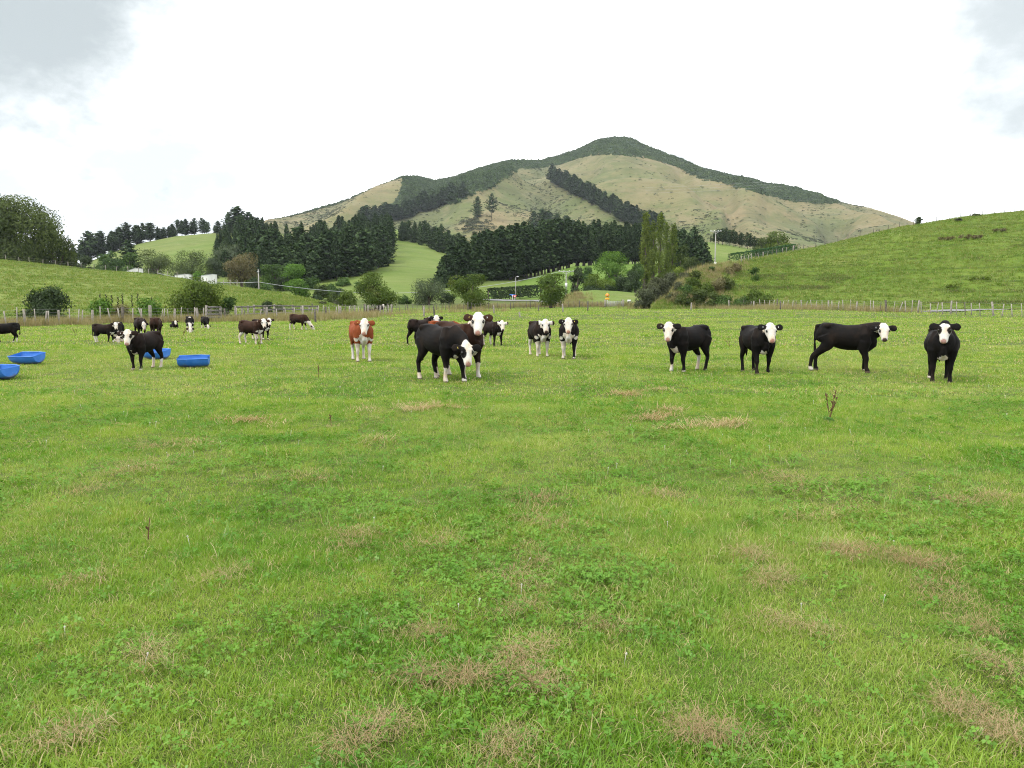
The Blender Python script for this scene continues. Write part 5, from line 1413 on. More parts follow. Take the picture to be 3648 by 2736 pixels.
for k, (y0, y1) in enumerate(((628, 545), (634, 552), (640, 566))):
    cable('thin high power cable crossing the sky on the right, %s of three' % ('topmost', 'middle', 'lowest')[k], at(2300, 668 + k * 10, 520), at(3900, y1 - 20, 330), 3.0, 0.028, 30)
# roads
m_asph = mat_plain('asphalt', (0.155, 0.155, 0.155), 0.9, 0.2, 0.12, 1.2, bump=0.01)
def strip(name, pts, w, lift, mat):
    P = np.array(pts, float); T_ = np.gradient(P, axis=0); T_ /= np.linalg.norm(T_, axis=1)[:, None]
    N_ = np.stack([-T_[:, 1], T_[:, 0]], 1); v = []
    for p, n_ in zip(P, N_):
        for s_ in np.linspace(-0.5, 0.5, 5):
            x, y = p + n_ * w * s_; v.append((x, y, float(zpad(x, y)) + lift))
    k = len(P); i = np.arange(k - 1)[:, None] * 5; j = np.arange(4)[None, :]
    q = np.stack([i + j, i + j + 1, i + 6 + j, i + 5 + j], -1).reshape(-1, 4)
    o = obj(name, mesh_np(name, v, q[:, ::-1], True), mat); tag(o, kind='structure'); return o
def smooth_xy(pts, n=12): return spline(np.array(pts, float), n)
strip('road', smooth_xy([xy(1690, 205), xy(1780, 196), xy(1860, 190), xy(1940, 184), xy(2040, 160)]), 7.0, 0.16, m_asph)
strip('lane', smooth_xy([xy(3270, 79), xy(3360, 82), xy(3450, 86), xy(3560, 92), xy(3800, 104)]), 3.6, 0.10, m_asph)
# blue feed troughs: drums cut in half lengthwise
t = NT('blue_plastic')
nz = t.noise(5.0, 5, 0.6, obj_space=True)
c = t.mix(t.ramp(nz, 0.4, 0.7), (0.018, 0.115, 0.40), (0.030, 0.145, 0.46))
c = t.mix(t.ramp(t.noise(22, 4, 0.7, obj_space=True), 0.60, 0.76, 0, 0.6), c, (0.22, 0.28, 0.36))
sz = t.n('ShaderNodeSeparateXYZ'); t.t.links.new(t.n('ShaderNodeTexCoord').outputs['Object'], sz.inputs[0])
mud = t.math('ADD', t.ramp(sz.outputs[2], 0.16, 0.0, 0.0, 0.5), t.math('SUBTRACT', t.noise(9, 5, 0.7, obj_space=True), 0.55))
c = t.mix(t.ramp(mud, 0.02, 0.35, 0, 0.65), c, (0.10, 0.085, 0.055))
m_blue = t.bsdf(c, 0.42, 0.4, 0, t.bump(nz, 0.2, 0.01))
def trough(label, px, py, D, rot, tilt, L=0.71, R_=0.25):
    a_ = ray(px, 1200)[0]; x = a_ * D; z = zp(x, D)
    root = empty('feed_trough', (x, D, z + 0.0), rot); tag(root, label, 'trough', 'blue half drum feed troughs')
    root.rotation_euler = (tilt, 0, rot)
    th = np.linspace(PI, 2 * PI, 17); xs = np.array([-0.5, -0.46, -0.2, -0.17, 0.17, 0.2, 0.46, 0.5]) * L
    rr_ = np.array([0.74, 0.88, 0.99, 1.02, 1.02, 0.99, 0.88, 0.74]) * R_
    def shell(rad, flip):
        v = np.stack([np.broadcast_to(xs[:, None], (8, 17)), np.cos(th)[None] * rad[:, None], np.sin(th)[None] * rad[:, None] + R_ * 1.02], -1).reshape(-1, 3)
        i = np.arange(7)[:, None] * 17; j = np.arange(16)[None, :]
        q = np.stack([i + j, i + j + 1, i + 18 + j, i + 17 + j], -1).reshape(-1, 4)
        return v, q[:, ::-1] if flip else q
    m = MB()
    v, q = shell(rr_, False); m.add(v, q)
    v, q = shell(rr_ - 0.012, True); m.add(v, q)
    m.build('shell', m_blue, root, True)
    for sx in (-1, 1):
        m = MB(); r1 = R_ * 0.74
        c0 = [(sx * L * 0.5, 0, R_ * 1.02)] + [(sx * L * 0.5, math.cos(k) * r1, math.sin(k) * r1 + R_ * 1.02) for k in th]
        c1 = [(p[0] - sx * 0.02, p[1], p[2]) for p in c0]
        n_ = len(c0); m.add(c0 + c1, [], [[0, i, i + 1] for i in range(1, n_ - 1)] + [[n_, n_ + i + 1, n_ + i] for i in range(1, n_ - 1)])
        m.build('end_panel', m_blue, root)
    for sy in (-1, 1):
        m = MB(); m.tube([(-L * 0.5, sy * R_ * 0.74, R_ * 1.02), (-L * 0.46, sy * R_ * 0.88, R_ * 1.02), (-L * 0.2, sy * R_ * 0.99, R_ * 1.01), (L * 0.2, sy * R_ * 0.99, R_ * 1.03), (L * 0.46, sy * R_ * 0.88, R_ * 1.02), (L * 0.5, sy * R_ * 0.74, R_ * 1.02)], 0.012, n=6); m.build('rim', m_blue, root, True)
trough('blue half drum trough right of the cow at the troughs', 687, 1309, 19.2, 0.24, 0.14)
trough('blue half drum trough partly hidden behind the cow at the troughs', 556, 1281, 21.9, -0.35, 0.16)
trough('blue half drum trough lying farther back at the left edge', 97, 1305, 20.0, -0.28, 0.2, 0.80)
trough('blue half drum trough cut off by the left edge, nearest one', 0, 1349, 16.6, -0.5, 0.15)
# farm sheds and vehicles behind the left ridge
m_roof = mat_plain('grey_roof', (0.30, 0.31, 0.32), 0.6, 0.4, 0.1, 1.0)
m_glass = mat_plain('dark_glass', (0.02, 0.024, 0.028), 0.1, 0.6, 0.0)
m_tyre = mat_plain('tyre', (0.02, 0.02, 0.02), 0.9, 0.1, 0.0)
m_silver = mat_plain('silver_paint', (0.50, 0.51, 0.52), 0.35, 0.5, 0.05)
def shed(label, px0, px1, py_top, D, depth, slope, nwin=0):
    x0, x1 = ray(px0, 970)[0] * D, ray(px1, 970)[0] * D
    xm = (x0 + x1) / 2; zb = surfz(xm, D) - 0.2; h = at(px1, py_top, D).z - zb; w = x1 - x0
    root = empty('white_shed', (xm, D, zb)); tag(root, label, 'shed')
    hl = h * (1 - slope)
    m = MB(); y0, y1 = -depth / 2, depth / 2
    v = [(-w / 2, y0, 0), (w / 2, y0, 0), (w / 2, y1, 0), (-w / 2, y1, 0), (-w / 2, y0, hl), (w / 2, y0, h), (w / 2, y1, h), (-w / 2, y1, hl)]
    m.add(v, [[0, 1, 5, 4], [1, 2, 6, 5], [2, 3, 7, 6], [3, 0, 4, 7]]); m.build('wall', m_white, root)
    m = MB(); m.add([(p[0] * 1.03, p[1] * 1.05, p[2] + o_) for o_ in (0.01, 0.08) for p in v[4:]], [[0, 3, 2, 1], [4, 5, 6, 7], [0, 1, 5, 4], [1, 2, 6, 5], [2, 3, 7, 6], [3, 0, 4, 7]]); m.build('roof', m_roof, root)
    for k in range(nwin):
        m = MB(); m.box((-w / 2 + w * (k + 0.7) / (nwin + 0.4), y0 - 0.02, hl * 0.6), (w * 0.09, 0.06, hl * 0.3)); m.build('window', m_glass, root)
shed('white shed with a sloping roof on the left ridge', 437, 496, 957, 186, 4.0, 0.35, 0)
shed('low white shed left of the small bright green tree', 632, 672, 978, 182, 3.0, 0.05, 1)
shed('low white shed right of the small bright green tree', 726, 764, 978, 178, 3.0, 0.05, 1)
def car(label, px, D, rot, mat, L=4.3, hh=1.45, name='parked_car', dz=0.0):
    x = ray(px, 975)[0] * D; zb = surfz(x, D) + dz
    root = empty(name, (x, D, zb), rot); tag(root, label, 'car')
    m = MB(); w = 1.75
    prof = [(-L / 2, 0.35), (-L / 2, 0.75), (-L * 0.30, 0.90), (L * 0.22, 0.90), (L / 2 - 0.1, 0.72), (L / 2, 0.35)]
    n_ = len(prof)
    m.add([(p, -w / 2, z) for p, z in prof] + [(p, w / 2, z) for p, z in prof], [[i, (i + 1) % n_, (i + 1) % n_ + n_, i + n_] for i in range(n_)] + [[0, 5, 4, 1], [1, 4, 3, 2], [6, 7, 10, 11], [7, 8, 9, 10]])
    m.build('body', mat, root)
    m = MB(); top = [(-L * 0.36, 0.905, w * 0.48), (L * 0.20, 0.905, w * 0.48), (L * 0.06, hh, w * 0.40), (-L * 0.26, hh, w * 0.40)]
    m.add([(p, -y, z) for p, z, y in top] + [(p, y, z) for p, z, y in top], [[0, 1, 2, 3], [7, 6, 5, 4], [1, 5, 6, 2], [0, 3, 7, 4]]); m.build('window', m_glass, root)
    m = MB(); m.box((-L * 0.10, 0, hh + 0.03), (L * 0.34, w * 0.82, 0.06)); m.build('roof', mat, root)
    for sx in (-0.31, 0.31):
        for sy in (-1, 1):
            m = MB(); m.tube([(sx * L, sy * w * 0.42, 0.32), (sx * L, sy * w * 0.52, 0.32)], 0.32, n=12, ref=(0, 0, 1)); wh = m.build('wheel', m_tyre, root)
            m = MB(); m.tube([(sx * L, sy * w * 0.50, 0.32), (sx * L, sy * w * 0.53, 0.32)], 0.19, n=10, ref=(0, 0, 1)); m.build('rim', m_silver, wh)
car('silver car parked left of the low white sheds', 590, 190, 0.2, m_silver, dz=0.6)
car('white car parked under the right pale willow', 640, 196, 2.9, m_white, dz=1.0)
# ------------------------------------------------------------------ grass and weeds
def blades(name, n, rad, h0, h1, w0, seed, lean=0.5, seg=3, flat=0.0):
    rng = np.random.default_rng(seed)
    th = rng.uniform(0, 2 * PI, n); r = rad * np.sqrt(rng.uniform(0, 1, n))
    base = np.stack([r * np.cos(th), r * np.sin(th), np.full(n, -0.01)], 1)
    ld = rng.uniform(0, 2 * PI, n); L = rng.uniform(h0, h1, n); ln = rng.uniform(0.1, 1.0, n) * lean + flat
    dirv = np.stack([np.cos(ld), np.sin(ld), np.zeros(n)], 1); side = np.stack([-np.sin(ld), np.cos(ld), np.zeros(n)], 1)
    tw = rng.uniform(-0.6, 0.6, n)[:, None]; side = side * np.cos(tw) + dirv * np.sin(tw)
    V = []
    for k in range(seg + 1):
        t_ = k / seg
        ang = ln * (0.25 + 1.15 * t_)
        p = base + dirv * (L * t_ * np.sin(ang))[:, None] + np.array([0, 0, 1.0]) * (L * t_ * np.cos(np.minimum(ang, 1.50)))[:, None]
        wd = (w0 * (1 - t_) ** 0.7 * rng.uniform(0.8, 1.2, n))[:, None]
        if k < seg: V += [p - side * wd / 2, p + side * wd / 2]
        else: V += [p]
    m = 2 * seg + 1
    v = np.stack(V, 1).reshape(-1, 3)
    o = np.arange(n)[:, None] * m
    q = np.concatenate([o + np.array([[2 * k, 2 * k + 1, 2 * k + 3, 2 * k + 2]]) for k in range(seg - 1)], 0) if seg > 1 else np.zeros((0, 4), int)
    tr = o + np.array([[2 * seg - 2, 2 * seg - 1, 2 * seg]])
    me = mesh_np(name, v, [q, tr])
    attr(me, 'v', np.repeat(rng.uniform(0, 1, n), m))
    return me
def clover_mesh(name, n, rad, seed, size=0.022):
    rng = np.random.default_rng(seed); V, Q, k = [], [], 0; vv = []
    for i in range(n):
        th, r = rng.uniform(0, 2 * PI), rad * math.sqrt(rng.uniform()); c = np.array([r * math.cos(th), r * math.sin(th), rng.uniform(0.025, 0.065)])
        tl = rng.normal(size=2) * 0.35; s_ = size * rng.uniform(0.6, 1.25); a0 = rng.uniform(0, 2 * PI); rv = rng.uniform()
        for j in range(3):
            a_ = a0 + j * 2 * PI / 3
            d = np.array([math.cos(a_), math.sin(a_), 0]); e = np.array([-d[1], d[0], 0])
            P = [c, c + d * s_ * 0.5 - e * s_ * 0.46, c + d * s_ * 1.0 - e * s_ * 0.34, c + d * s_ * 0.95, c + d * s_ * 1.0 + e * s_ * 0.34, c + d * s_ * 0.5 + e * s_ * 0.46]
            P = [p + np.array([0, 0, (p - c)[0] * tl[0] + (p - c)[1] * tl[1] + 0.12 * np.linalg.norm(p - c)]) for p in P]
            V += P; Q += [[k, k + 1, k + 2, k + 3], [k, k + 3, k + 4, k + 5]]; k += 6; vv += [rv * 0.7 + rng.uniform() * 0.3] * 6
    me = mesh_np(name, np.array(V), np.array(Q)); attr(me, 'v', np.array(vv)); return me
def grass_mat(name, c1, c2, dryc, dry=0.10, trans=0.35, dark=(0.75, 0.88, 0.72), gl=0.015):
    t = NT(name)
    v = t.attr('v')
    c = t.mix(t.ramp(t.noise(0.9, 5, 0.62), 0.40, 0.60), c1, c2)
    c = t.mix(t.ramp(t.noise(0.17, 3, 0.55), 0.42, 0.66, 0, 0.7), c, tuple(0.5 * (a_ + b_) * k for a_, b_, k in zip(c2, dryc, (0.95, 1.05, 0.9))))
    c = t.mix(t.math('MULTIPLY', t.rnd(), 0.8), c, t.mix(1.0, c, dark, 'MULTIPLY'))
    c = t.mix(t.ramp(v, 0.0, 0.5, 0.45, 0.0), c, t.mix(1.0, c, (0.55, 0.72, 0.6), 'MULTIPLY'))
    c = t.mix(t.ramp(v, 1 - dry - 0.02, 1 - dry), c, dryc)
    return t.leaf(c, trans, gl, 0.4)
m_grass = grass_mat('grass_blade', (0.140, 0.272, 0.018), (0.255, 0.352, 0.044), (0.42, 0.36, 0.17), 0.12, 0.45)
m_grass2 = grass_mat('long_grass_blade', (0.115, 0.235, 0.034), (0.185, 0.290, 0.058), (0.42, 0.36, 0.21), 0.14, 0.42)
m_clover = grass_mat('clover_leaf', (0.095, 0.212, 0.020), (0.140, 0.262, 0.030), (0.18, 0.26, 0.05), 0.05, 0.35, (0.72, 0.85, 0.75), 0.015)
m_straw = grass_mat('dry_grass', (0.36, 0.262, 0.142), (0.45, 0.345, 0.200), (0.26, 0.160, 0.08), 0.18, 0.35, (0.8, 0.75, 0.7))
m_hay = grass_mat('long_dry_grass', (0.26, 0.200, 0.105), (0.32, 0.260, 0.140), (0.15, 0.17, 0.05), 0.25, 0.25, (0.85, 0.8, 0.75))
m_hillg = grass_mat('hill_tuft', (0.105, 0.172, 0.022), (0.165, 0.212, 0.042), (0.25, 0.22, 0.09), 0.12, 0.42)

def ring_pts(n, d0, d1):
    """n points at the density they would have in a 0.74 wide wedge, over a strip 3.2 m wider on both sides"""
    if d0 < 2.5: d0 = 0.9
    n = int(n * (0.35 * (d1 * d1 - d0 * d0) + 3.2 * (d1 - d0)) / (0.37 * (d1 * d1 - d0 * d0)))
    D = np.linspace(d0, d1, 2000); cdf = np.cumsum(0.70 * D + 3.2); cdf /= cdf[-1]
    D = np.interp(RNG.uniform(0, 1, n), cdf, D)
    return RNG.uniform(-1, 1, n) * (0.70 * D + 3.2), D
clmask = lambda x, y: sstep(0.42, 0.66, 0.5 + 0.5 * fbm(x / 1.5, y / 1.5, 4, 41) + 0.16 * np.exp(-((x + 1.3) / 1.6) ** 2 - ((y - 4.2) / 2.6) ** 2) - 0.05) 
drymask = lambda x, y: sstep(0.60, 0.74, 0.5 + 0.5 * fbm(x / 1.3, y / 1.0, 4, 57))
pts, scl, pick = [], [], []
# (n, d0, d1, scale, protos)
gp = [blades('tuft', 34, 0.08, 0.022, 0.062, 0.0038, 1, 1.15), blades('tuft', 34, 0.08, 0.02, 0.055, 0.0040, 2, 1.3), blades('tuft', 24, 0.07, 0.03, 0.080, 0.0040, 3, 1.1), blades('tuft', 38, 0.09, 0.018, 0.045, 0.0040, 4, 1.4),
      blades('far_tuft', 18, 0.14, 0.03, 0.065, 0.011, 5, 0.8, 2), blades('far_tuft', 18, 0.16, 0.025, 0.055, 0.012, 6, 1.0, 2), blades('far_tuft', 14, 0.30, 0.03, 0.075, 0.030, 7, 0.8, 2)]
gprot = [proto('tuft', m_, m_grass) for m_ in gp]
def add(n, d0, d1, kinds, s0, s1, thin=None):
    x, y = ring_pts(n, d0, d1)
    if thin is not None:
        k = RNG.uniform(0, 1, len(x)) > thin(x, y); x, y = x[k], y[k]
    pts.append(np.stack([x, y, zpad(x, y)], 1)); scl.append(RNG.uniform(s0, s1, len(x)) * (0.62 + 0.75 * vnoise(x / 0.8, y / 0.8, 91))); pick.append(RNG.choice(kinds, len(x)))
thin = lambda x, y: 0.40 * clmask(x, y)
add(27000, 1.8, 6, [0, 1, 2, 3], 0.7, 1.35, thin)
add(42000, 6, 13, [0, 1, 2, 3], 0.8, 1.3, thin)
add(40000, 12, 28, [4, 5], 0.8, 1.4)
add(36000, 26, 62, [6, 5], 0.9, 1.6)
add(30000, 58, 150, [6], 1.2, 2.3)
P_ = np.vstack(pts); n = len(P_)
o = scatter('pasture_grass', gprot, P_, RNG.uniform(0, 6.28, n), np.concatenate(scl), np.concatenate(pick), RNG.normal(size=(n, 2)) * 0.08)
tag(o, 'short green grazed grass covering the paddock', 'grass')
# longer tufts
x, y = ring_pts(3000, 1.9, 30); k = RNG.uniform(0, 1, len(x)) < 0.15 + 0.8 * sstep(0.5, 0.7, vnoise(x / 1.1, y / 1.1, 77)); x, y = x[k], y[k]; n = len(x)
lp = [proto('long_tuft', blades('long_tuft', 16, 0.045, 0.08, 0.20, 0.0055, 11 + k_, 0.95, 4), m_grass2) for k_ in range(3)]
o = scatter('long_grass_tufts', lp, np.stack([x, y, zpad(x, y)], 1), RNG.uniform(0, 6.28, n), RNG.uniform(0.6, 1.25, n), RNG.integers(0, 3, n))
tag(o, 'longer green grass tufts scattered through the paddock', 'grass')
# pale seed stems standing above the sward
m_stem = grass_mat('seed_stem', (0.33, 0.30, 0.16), (0.42, 0.37, 0.22), (0.22, 0.24, 0.08), 0.3, 0.3, (0.85, 0.85, 0.8))
x, y = ring_pts(9000, 5, 48); k = RNG.uniform(0, 1, len(x)) < 0.06 + 0.8 * sstep(0.56, 0.74, vnoise(x / 2.6, y / 3.2, 123) * 0.7 + 0.3 * vnoise(x / 0.9, y / 0.9, 125)); x, y = x[k], y[k]; n = len(x)
st_ = [proto('seed_stems', blades('seed_stems', 9, 0.12, 0.07, 0.19, 0.0036, 71 + k_, 0.85, 3), m_stem) for k_ in range(3)]
o = scatter('seed_stems', st_, np.stack([x, y, zpad(x, y)], 1), RNG.uniform(0, 6.28, n), np.interp(y, [5, 45], [0.7, 1.25]) * RNG.uniform(0.7, 1.2, n), RNG.integers(0, 3, n))
tag(o, 'pale thin seed stems standing above the short grass', 'grass')
# clover
x, y = ring_pts(34000, 1.8, 19); k = RNG.uniform(0, 1, len(x)) < (0.12 + 0.88 * clmask(x, y)) * np.clip(1.25 - y / 17, 0.1, 1); x, y = x[k], y[k]; n = len(x)
cp = [proto('clover', clover_mesh('clover', 14, 0.075, 21 + k_, 0.0125), m_clover) for k_ in range(4)]
o = scatter('clover', cp, np.stack([x, y, zpad(x, y)], 1), RNG.uniform(0, 6.28, n), RNG.uniform(0.65, 1.15, n), RNG.integers(0, 4, n), RNG.normal(size=(n, 2)) * 0.15)
tag(o, 'dark green clover patches in the near grass', 'clover')
# dry cut grass: seen spots plus a scatter of small ones
SPOTS = [(1470, 1462, 1.6, 60), (650, 1592, 1.8, 70), (430, 1690, 2.2, 70), (310, 1768, 1.6, 50), (1040, 1715, 1.2, 30), (1160, 1712, 1.2, 30), (1900, 1805, 2.4, 80), (2400, 1780, 1.0, 50), (2780, 1715, 2.6, 90), (2330, 1490, 1.8, 60), (2520, 1522, 1.8, 50), (1290, 1910, 1.0, 50), (1285, 1958, 0.9, 40), (790, 2070, 0.9, 55), (530, 2352, 1.0, 80), (1860, 2030, 2.0, 120), (1790, 2200, 1.2, 60),
         (2670, 1990, 0.9, 90), (2730, 2075, 1.2, 110), (3190, 2010, 2.2, 200), (3310, 2080, 2.2, 170), (3050, 1960, 1.8, 110), (3420, 1800, 1.6, 60), (3530, 1790, 1.2, 50), (2850, 2260, 1.2, 100), (3480, 2240, 1.6, 110), (3560, 2400, 1.4, 120), (1470, 2290, 0.9, 70), (1500, 2440, 0.8, 80), (1860, 2370, 1.8, 170), (1700, 2440, 1.4, 110), (1930, 2480, 1.2, 90), (1380, 2620, 1.0, 80), (1250, 2690, 0.9, 70), (1800, 2690, 1.4, 100), (2450, 2620, 1.2, 120), (2570, 2640, 0.8, 80),
         (240, 2650, 1.3, 90), (300, 2080, 1.2, 50), (1350, 1595, 1.2, 35), (2280, 1405, 1.6, 50), (1330, 1200, 1.0, 12), (900, 1510, 1.0, 25), (2900, 1850, 1.6, 60), (3440, 2560, 1.6, 130), (2120, 2250, 1.0, 60), (1560, 1950, 1.2, 50), (1980, 1880, 1.4, 60), (3600, 2650, 1.4, 120)]
sp = [proto('straw', blades('straw', 10, 0.17, 0.04, 0.16, 0.0030, 31 + k_, 0.45, 3, flat=1.15), m_straw) for k_ in range(4)]
fx = [proto('straw', blades('straw', 22, 0.13, 0.05, 0.14, 0.005, 41 + k_, 0.6, 2, flat=0.9), m_straw) for k_ in range(2)]
X_, Y_, S_, K_ = [], [], [], []
for px, py, ex, cnt in SPOTS:
    g = ground(px, py); f = g.y / FPX
    rw = ex * 27 * f; ny = max(5, int(cnt * 0.46))
    cx_, cy_ = RNG.normal(size=(2, 6)); kk = RNG.integers(0, 6, ny); an_ = RNG.uniform(0, 3.14)
    u1 = (cx_[kk] * 1.9 + RNG.standard_t(2.5, size=ny) * 0.4) * rw * 1.0; u2 = (cy_[kk] * 0.7 + RNG.normal(size=ny) * 0.4) * rw * 1.0
    x = g.x + u1 * math.cos(an_) - u2 * math.sin(an_); y = g.y + u1 * math.sin(an_) + u2 * math.cos(an_)
    X_.append(x); Y_.append(y); S_.append(RNG.uniform(0.5, 1.1, ny) * np.clip(g.y / 5.5, 0.7, 1.8)); K_.append(RNG.integers(0, 4, ny) if g.y < 9 else RNG.integers(4, 6, ny))
x, y = ring_pts(9000, 1.9, 26); k = RNG.uniform(0, 1, len(x)) < drymask(x, y) * 0.22 + 0.14; x, y = x[k], y[k]
X_.append(x); Y_.append(y); S_.append(RNG.uniform(0.25, 0.7, len(x))); K_.append(np.where(y < 9, RNG.integers(0, 4, len(x)), RNG.integers(4, 6, len(x))))
x, y, n = np.concatenate(X_), np.concatenate(Y_), sum(len(q_) for q_ in X_)
o = scatter('dry_grass_clippings', sp + fx, np.stack([x, y, zpad(x, y) + 0.036 + 0.02 * RNG.uniform(size=n)], 1), RNG.uniform(0, 6.28, n), np.concatenate(S_), np.concatenate(K_), RNG.normal(size=(n, 2)) * 0.12)
tag(o, 'tan wisps of dry cut grass lying on the paddock', 'dry grass')
# long dry grass along the fences and on the banks
def along(pts_, n, w, jit=1.0):
    P = np.array(pts_, float); seg = np.hypot(*np.diff(P, axis=0).T); cum = np.concatenate([[0], np.cumsum(seg)])
    s_ = RNG.uniform(0, cum[-1], n)
    return np.interp(s_, cum, P[:, 0]) + RNG.normal(size=n) * w, np.interp(s_, cum, P[:, 1]) + RNG.normal(size=n) * w
xs, ys = [], []
for line, n, w in (([xy(-80, 51), xy(100, 52.5), xy(300, 54), xy(560, 58), xy(760, 63)], 1500, 1.1), ([xy(760, 62), xy(960, 66), xy(1123, 70), xy(1240, 78)], 1300, 2.0), ([xy(1240, 80), xy(1500, 95), xy(1800, 110)], 160, 2.0), ([xy(1620, 146), xy(1900, 148), xy(2330, 148)], 900, 1.6), ([xy(2330, 122), xy(2500, 112), xy(2700, 102), xy(2900, 92)], 1900, 2.6), ([xy(2900, 92), xy(3100, 84), xy(3240, 78)], 420, 1.2)):
    x, y = along(line, n, w); xs.append(x); ys.append(y)
x, y = np.concatenate(xs), np.concatenate(ys); z = zpad(x, y); n = len(x)
for h_i in (left_hill, right_hill, mound): z = np.maximum(z, h_i.zat(x, y))
hp_ = [proto('dry_tuft', blades('dry_tuft', 22, 0.28, 0.35, 0.75, 0.022, 51 + k_, 0.45, 3), m_hay) for k_ in range(3)]
pa = np.stack([x, y, z], 1); sa = RNG.uniform(0.6, 1.25, n) * np.interp(y, [50, 110, 150], [0.85, 1.15, 1.5])
# banks: left end of the right hill and the clay bank by the mound
bx, by = [], []
for px, py, sx_, sy_, nn in ((2440, 1062, 40, 10, 140), (2500, 964, 50, 9, 110), (2590, 950, 45, 8, 90), (2415, 1000, 12, 26, 60), (2560, 990, 30, 16, 110)):
    for _ in range(nn):
        p = right_hill.hit(px + random.gauss(0, sx_), py + random.gauss(0, sy_)); bx.append(tuple(p))
for _ in range(220):
    px = random.gauss(2052, 26); p = mound.hit(px, random.uniform(1046, 1086)); bx.append(tuple(p))
pb = np.array(bx); n2 = len(pb)
o = scatter('long_dry_grass', hp_, np.vstack([pa, pb]), RNG.uniform(0, 6.28, n + n2), np.concatenate([sa, RNG.uniform(0.8, 1.6, n2)]), RNG.integers(0, 3, n + n2))
tag(o, 'long dry seeding grass along the fences and banks', 'dry grass')
# tufts on the near hills
hx = []
for hill, cnt, sc_ in ((left_hill, 15000, 1.0), (right_hill, 22000, 1.1)):
    a_ = RNG.uniform(max(hill.a0, -0.84), min(hill.a1, 0.84), cnt); tq = RNG.uniform(0.0, 1.0, cnt) ** 0.8
    D_, z_ = hill.z(a_, tq)
    hx.append(np.stack([a_ * D_, D_, z_], 1))
P_ = np.vstack(hx); n = len(P_)
ht = [proto('hill_tuft', blades('hill_tuft', 14, 0.45, 0.12, 0.30, 0.055, 61 + k_, 0.9, 2), m_hillg) for k_ in range(3)]
o = scatter('hill_grass', ht, P_, RNG.uniform(0, 6.28, n), RNG.uniform(0.6, 1.5, n), RNG.integers(0, 3, n))
tag(o, 'rough pasture grass on the two near hills', 'grass')
# rough darker growth following the contours of the right hill
a_ = RNG.uniform(0.27, 0.76, 26000); tq = RNG.uniform(0.03, 0.98, 26000); D_, z_ = right_hill.z(a_, tq)
nn_ = vnoise(a_ * D_ / 9.0 + 2 * vnoise(a_ * 30, z_ / 3, 5), z_ / 0.75, 201) * 0.6 + 0.4 * vnoise(a_ * D_ / 22, z_ / 3.5, 203)
k = RNG.uniform(0, 1, 26000) < sstep(0.60, 0.78, nn_) * 0.75; P_ = np.stack([a_ * D_, D_, z_], 1)[k]; n = len(P_)
m_rough = grass_mat('rough_growth', (0.070, 0.120, 0.020), (0.105, 0.145, 0.030), (0.15, 0.12, 0.06), 0.25, 0.35)
rp = [proto('rough_tuft', blades('rough_tuft', 22, 0.5, 0.15, 0.42, 0.05, 81 + k_, 0.8, 2), m_rough) for k_ in range(3)]
o = scatter('rough_growth', rp, P_, RNG.uniform(0, 6.28, n), RNG.uniform(0.6, 1.3, n), RNG.integers(0, 3, n))
tag(o, 'darker rough growth in bands along the right hill', 'grass')
a_ = RNG.uniform(-0.74, -0.26, 16000); tq = RNG.uniform(0.03, 0.98, 16000); D_, z_ = left_hill.z(a_, tq)
nn_ = vnoise(a_ * D_ / 7.0, z_ / 0.6, 211) * 0.6 + 0.4 * vnoise(a_ * D_ / 22, z_ / 3.0, 213)
k = RNG.uniform(0, 1, 16000) < sstep(0.62, 0.80, nn_) * 0.6; P_ = np.stack([a_ * D_, D_, z_], 1)[k]; n = len(P_)
o = scatter('rough_tufts', rp, P_, RNG.uniform(0, 6.28, n), RNG.uniform(0.5, 1.0, n), RNG.integers(0, 3, n))
tag(o, 'darker rough tufts scattered over the left hill', 'grass')
# white clover heads
x, y = ring_pts(1100, 2.2, 30); k = RNG.uniform(0, 1, len(x)) < 0.08 + 0.7 * clmask(x, y); x, y = x[k], y[k]; n = len(x)
m = MB()
rng = np.random.default_rng(3); d = unit(rng.normal(size=(46, 3)))
v, q = leaf_quads(d * 0.0065 + np.array([0, 0, 0.085]), d, 0.005, rng, 0.5); m.add(v, q); m.tube([(0, 0, 0), (0.004, 0, 0.04), (0, 0, 0.08)], 0.0012, n=4)
m_flower = mat_plain('clover_flower', (0.66, 0.62, 0.56), 0.8, 0.1, 0.15, 40)
o = scatter('clover_flowers', [proto('clover_head', m.mesh('clover_head'), m_flower)], np.stack([x, y, zpad(x, y)], 1), RNG.uniform(0, 6.28, n), RNG.uniform(0.7, 1.0, n), np.zeros(n, int), RNG.normal(size=(n, 2)) * 0.15)
tag(o, 'small white clover flower heads dotted in the near grass', 'flowers')
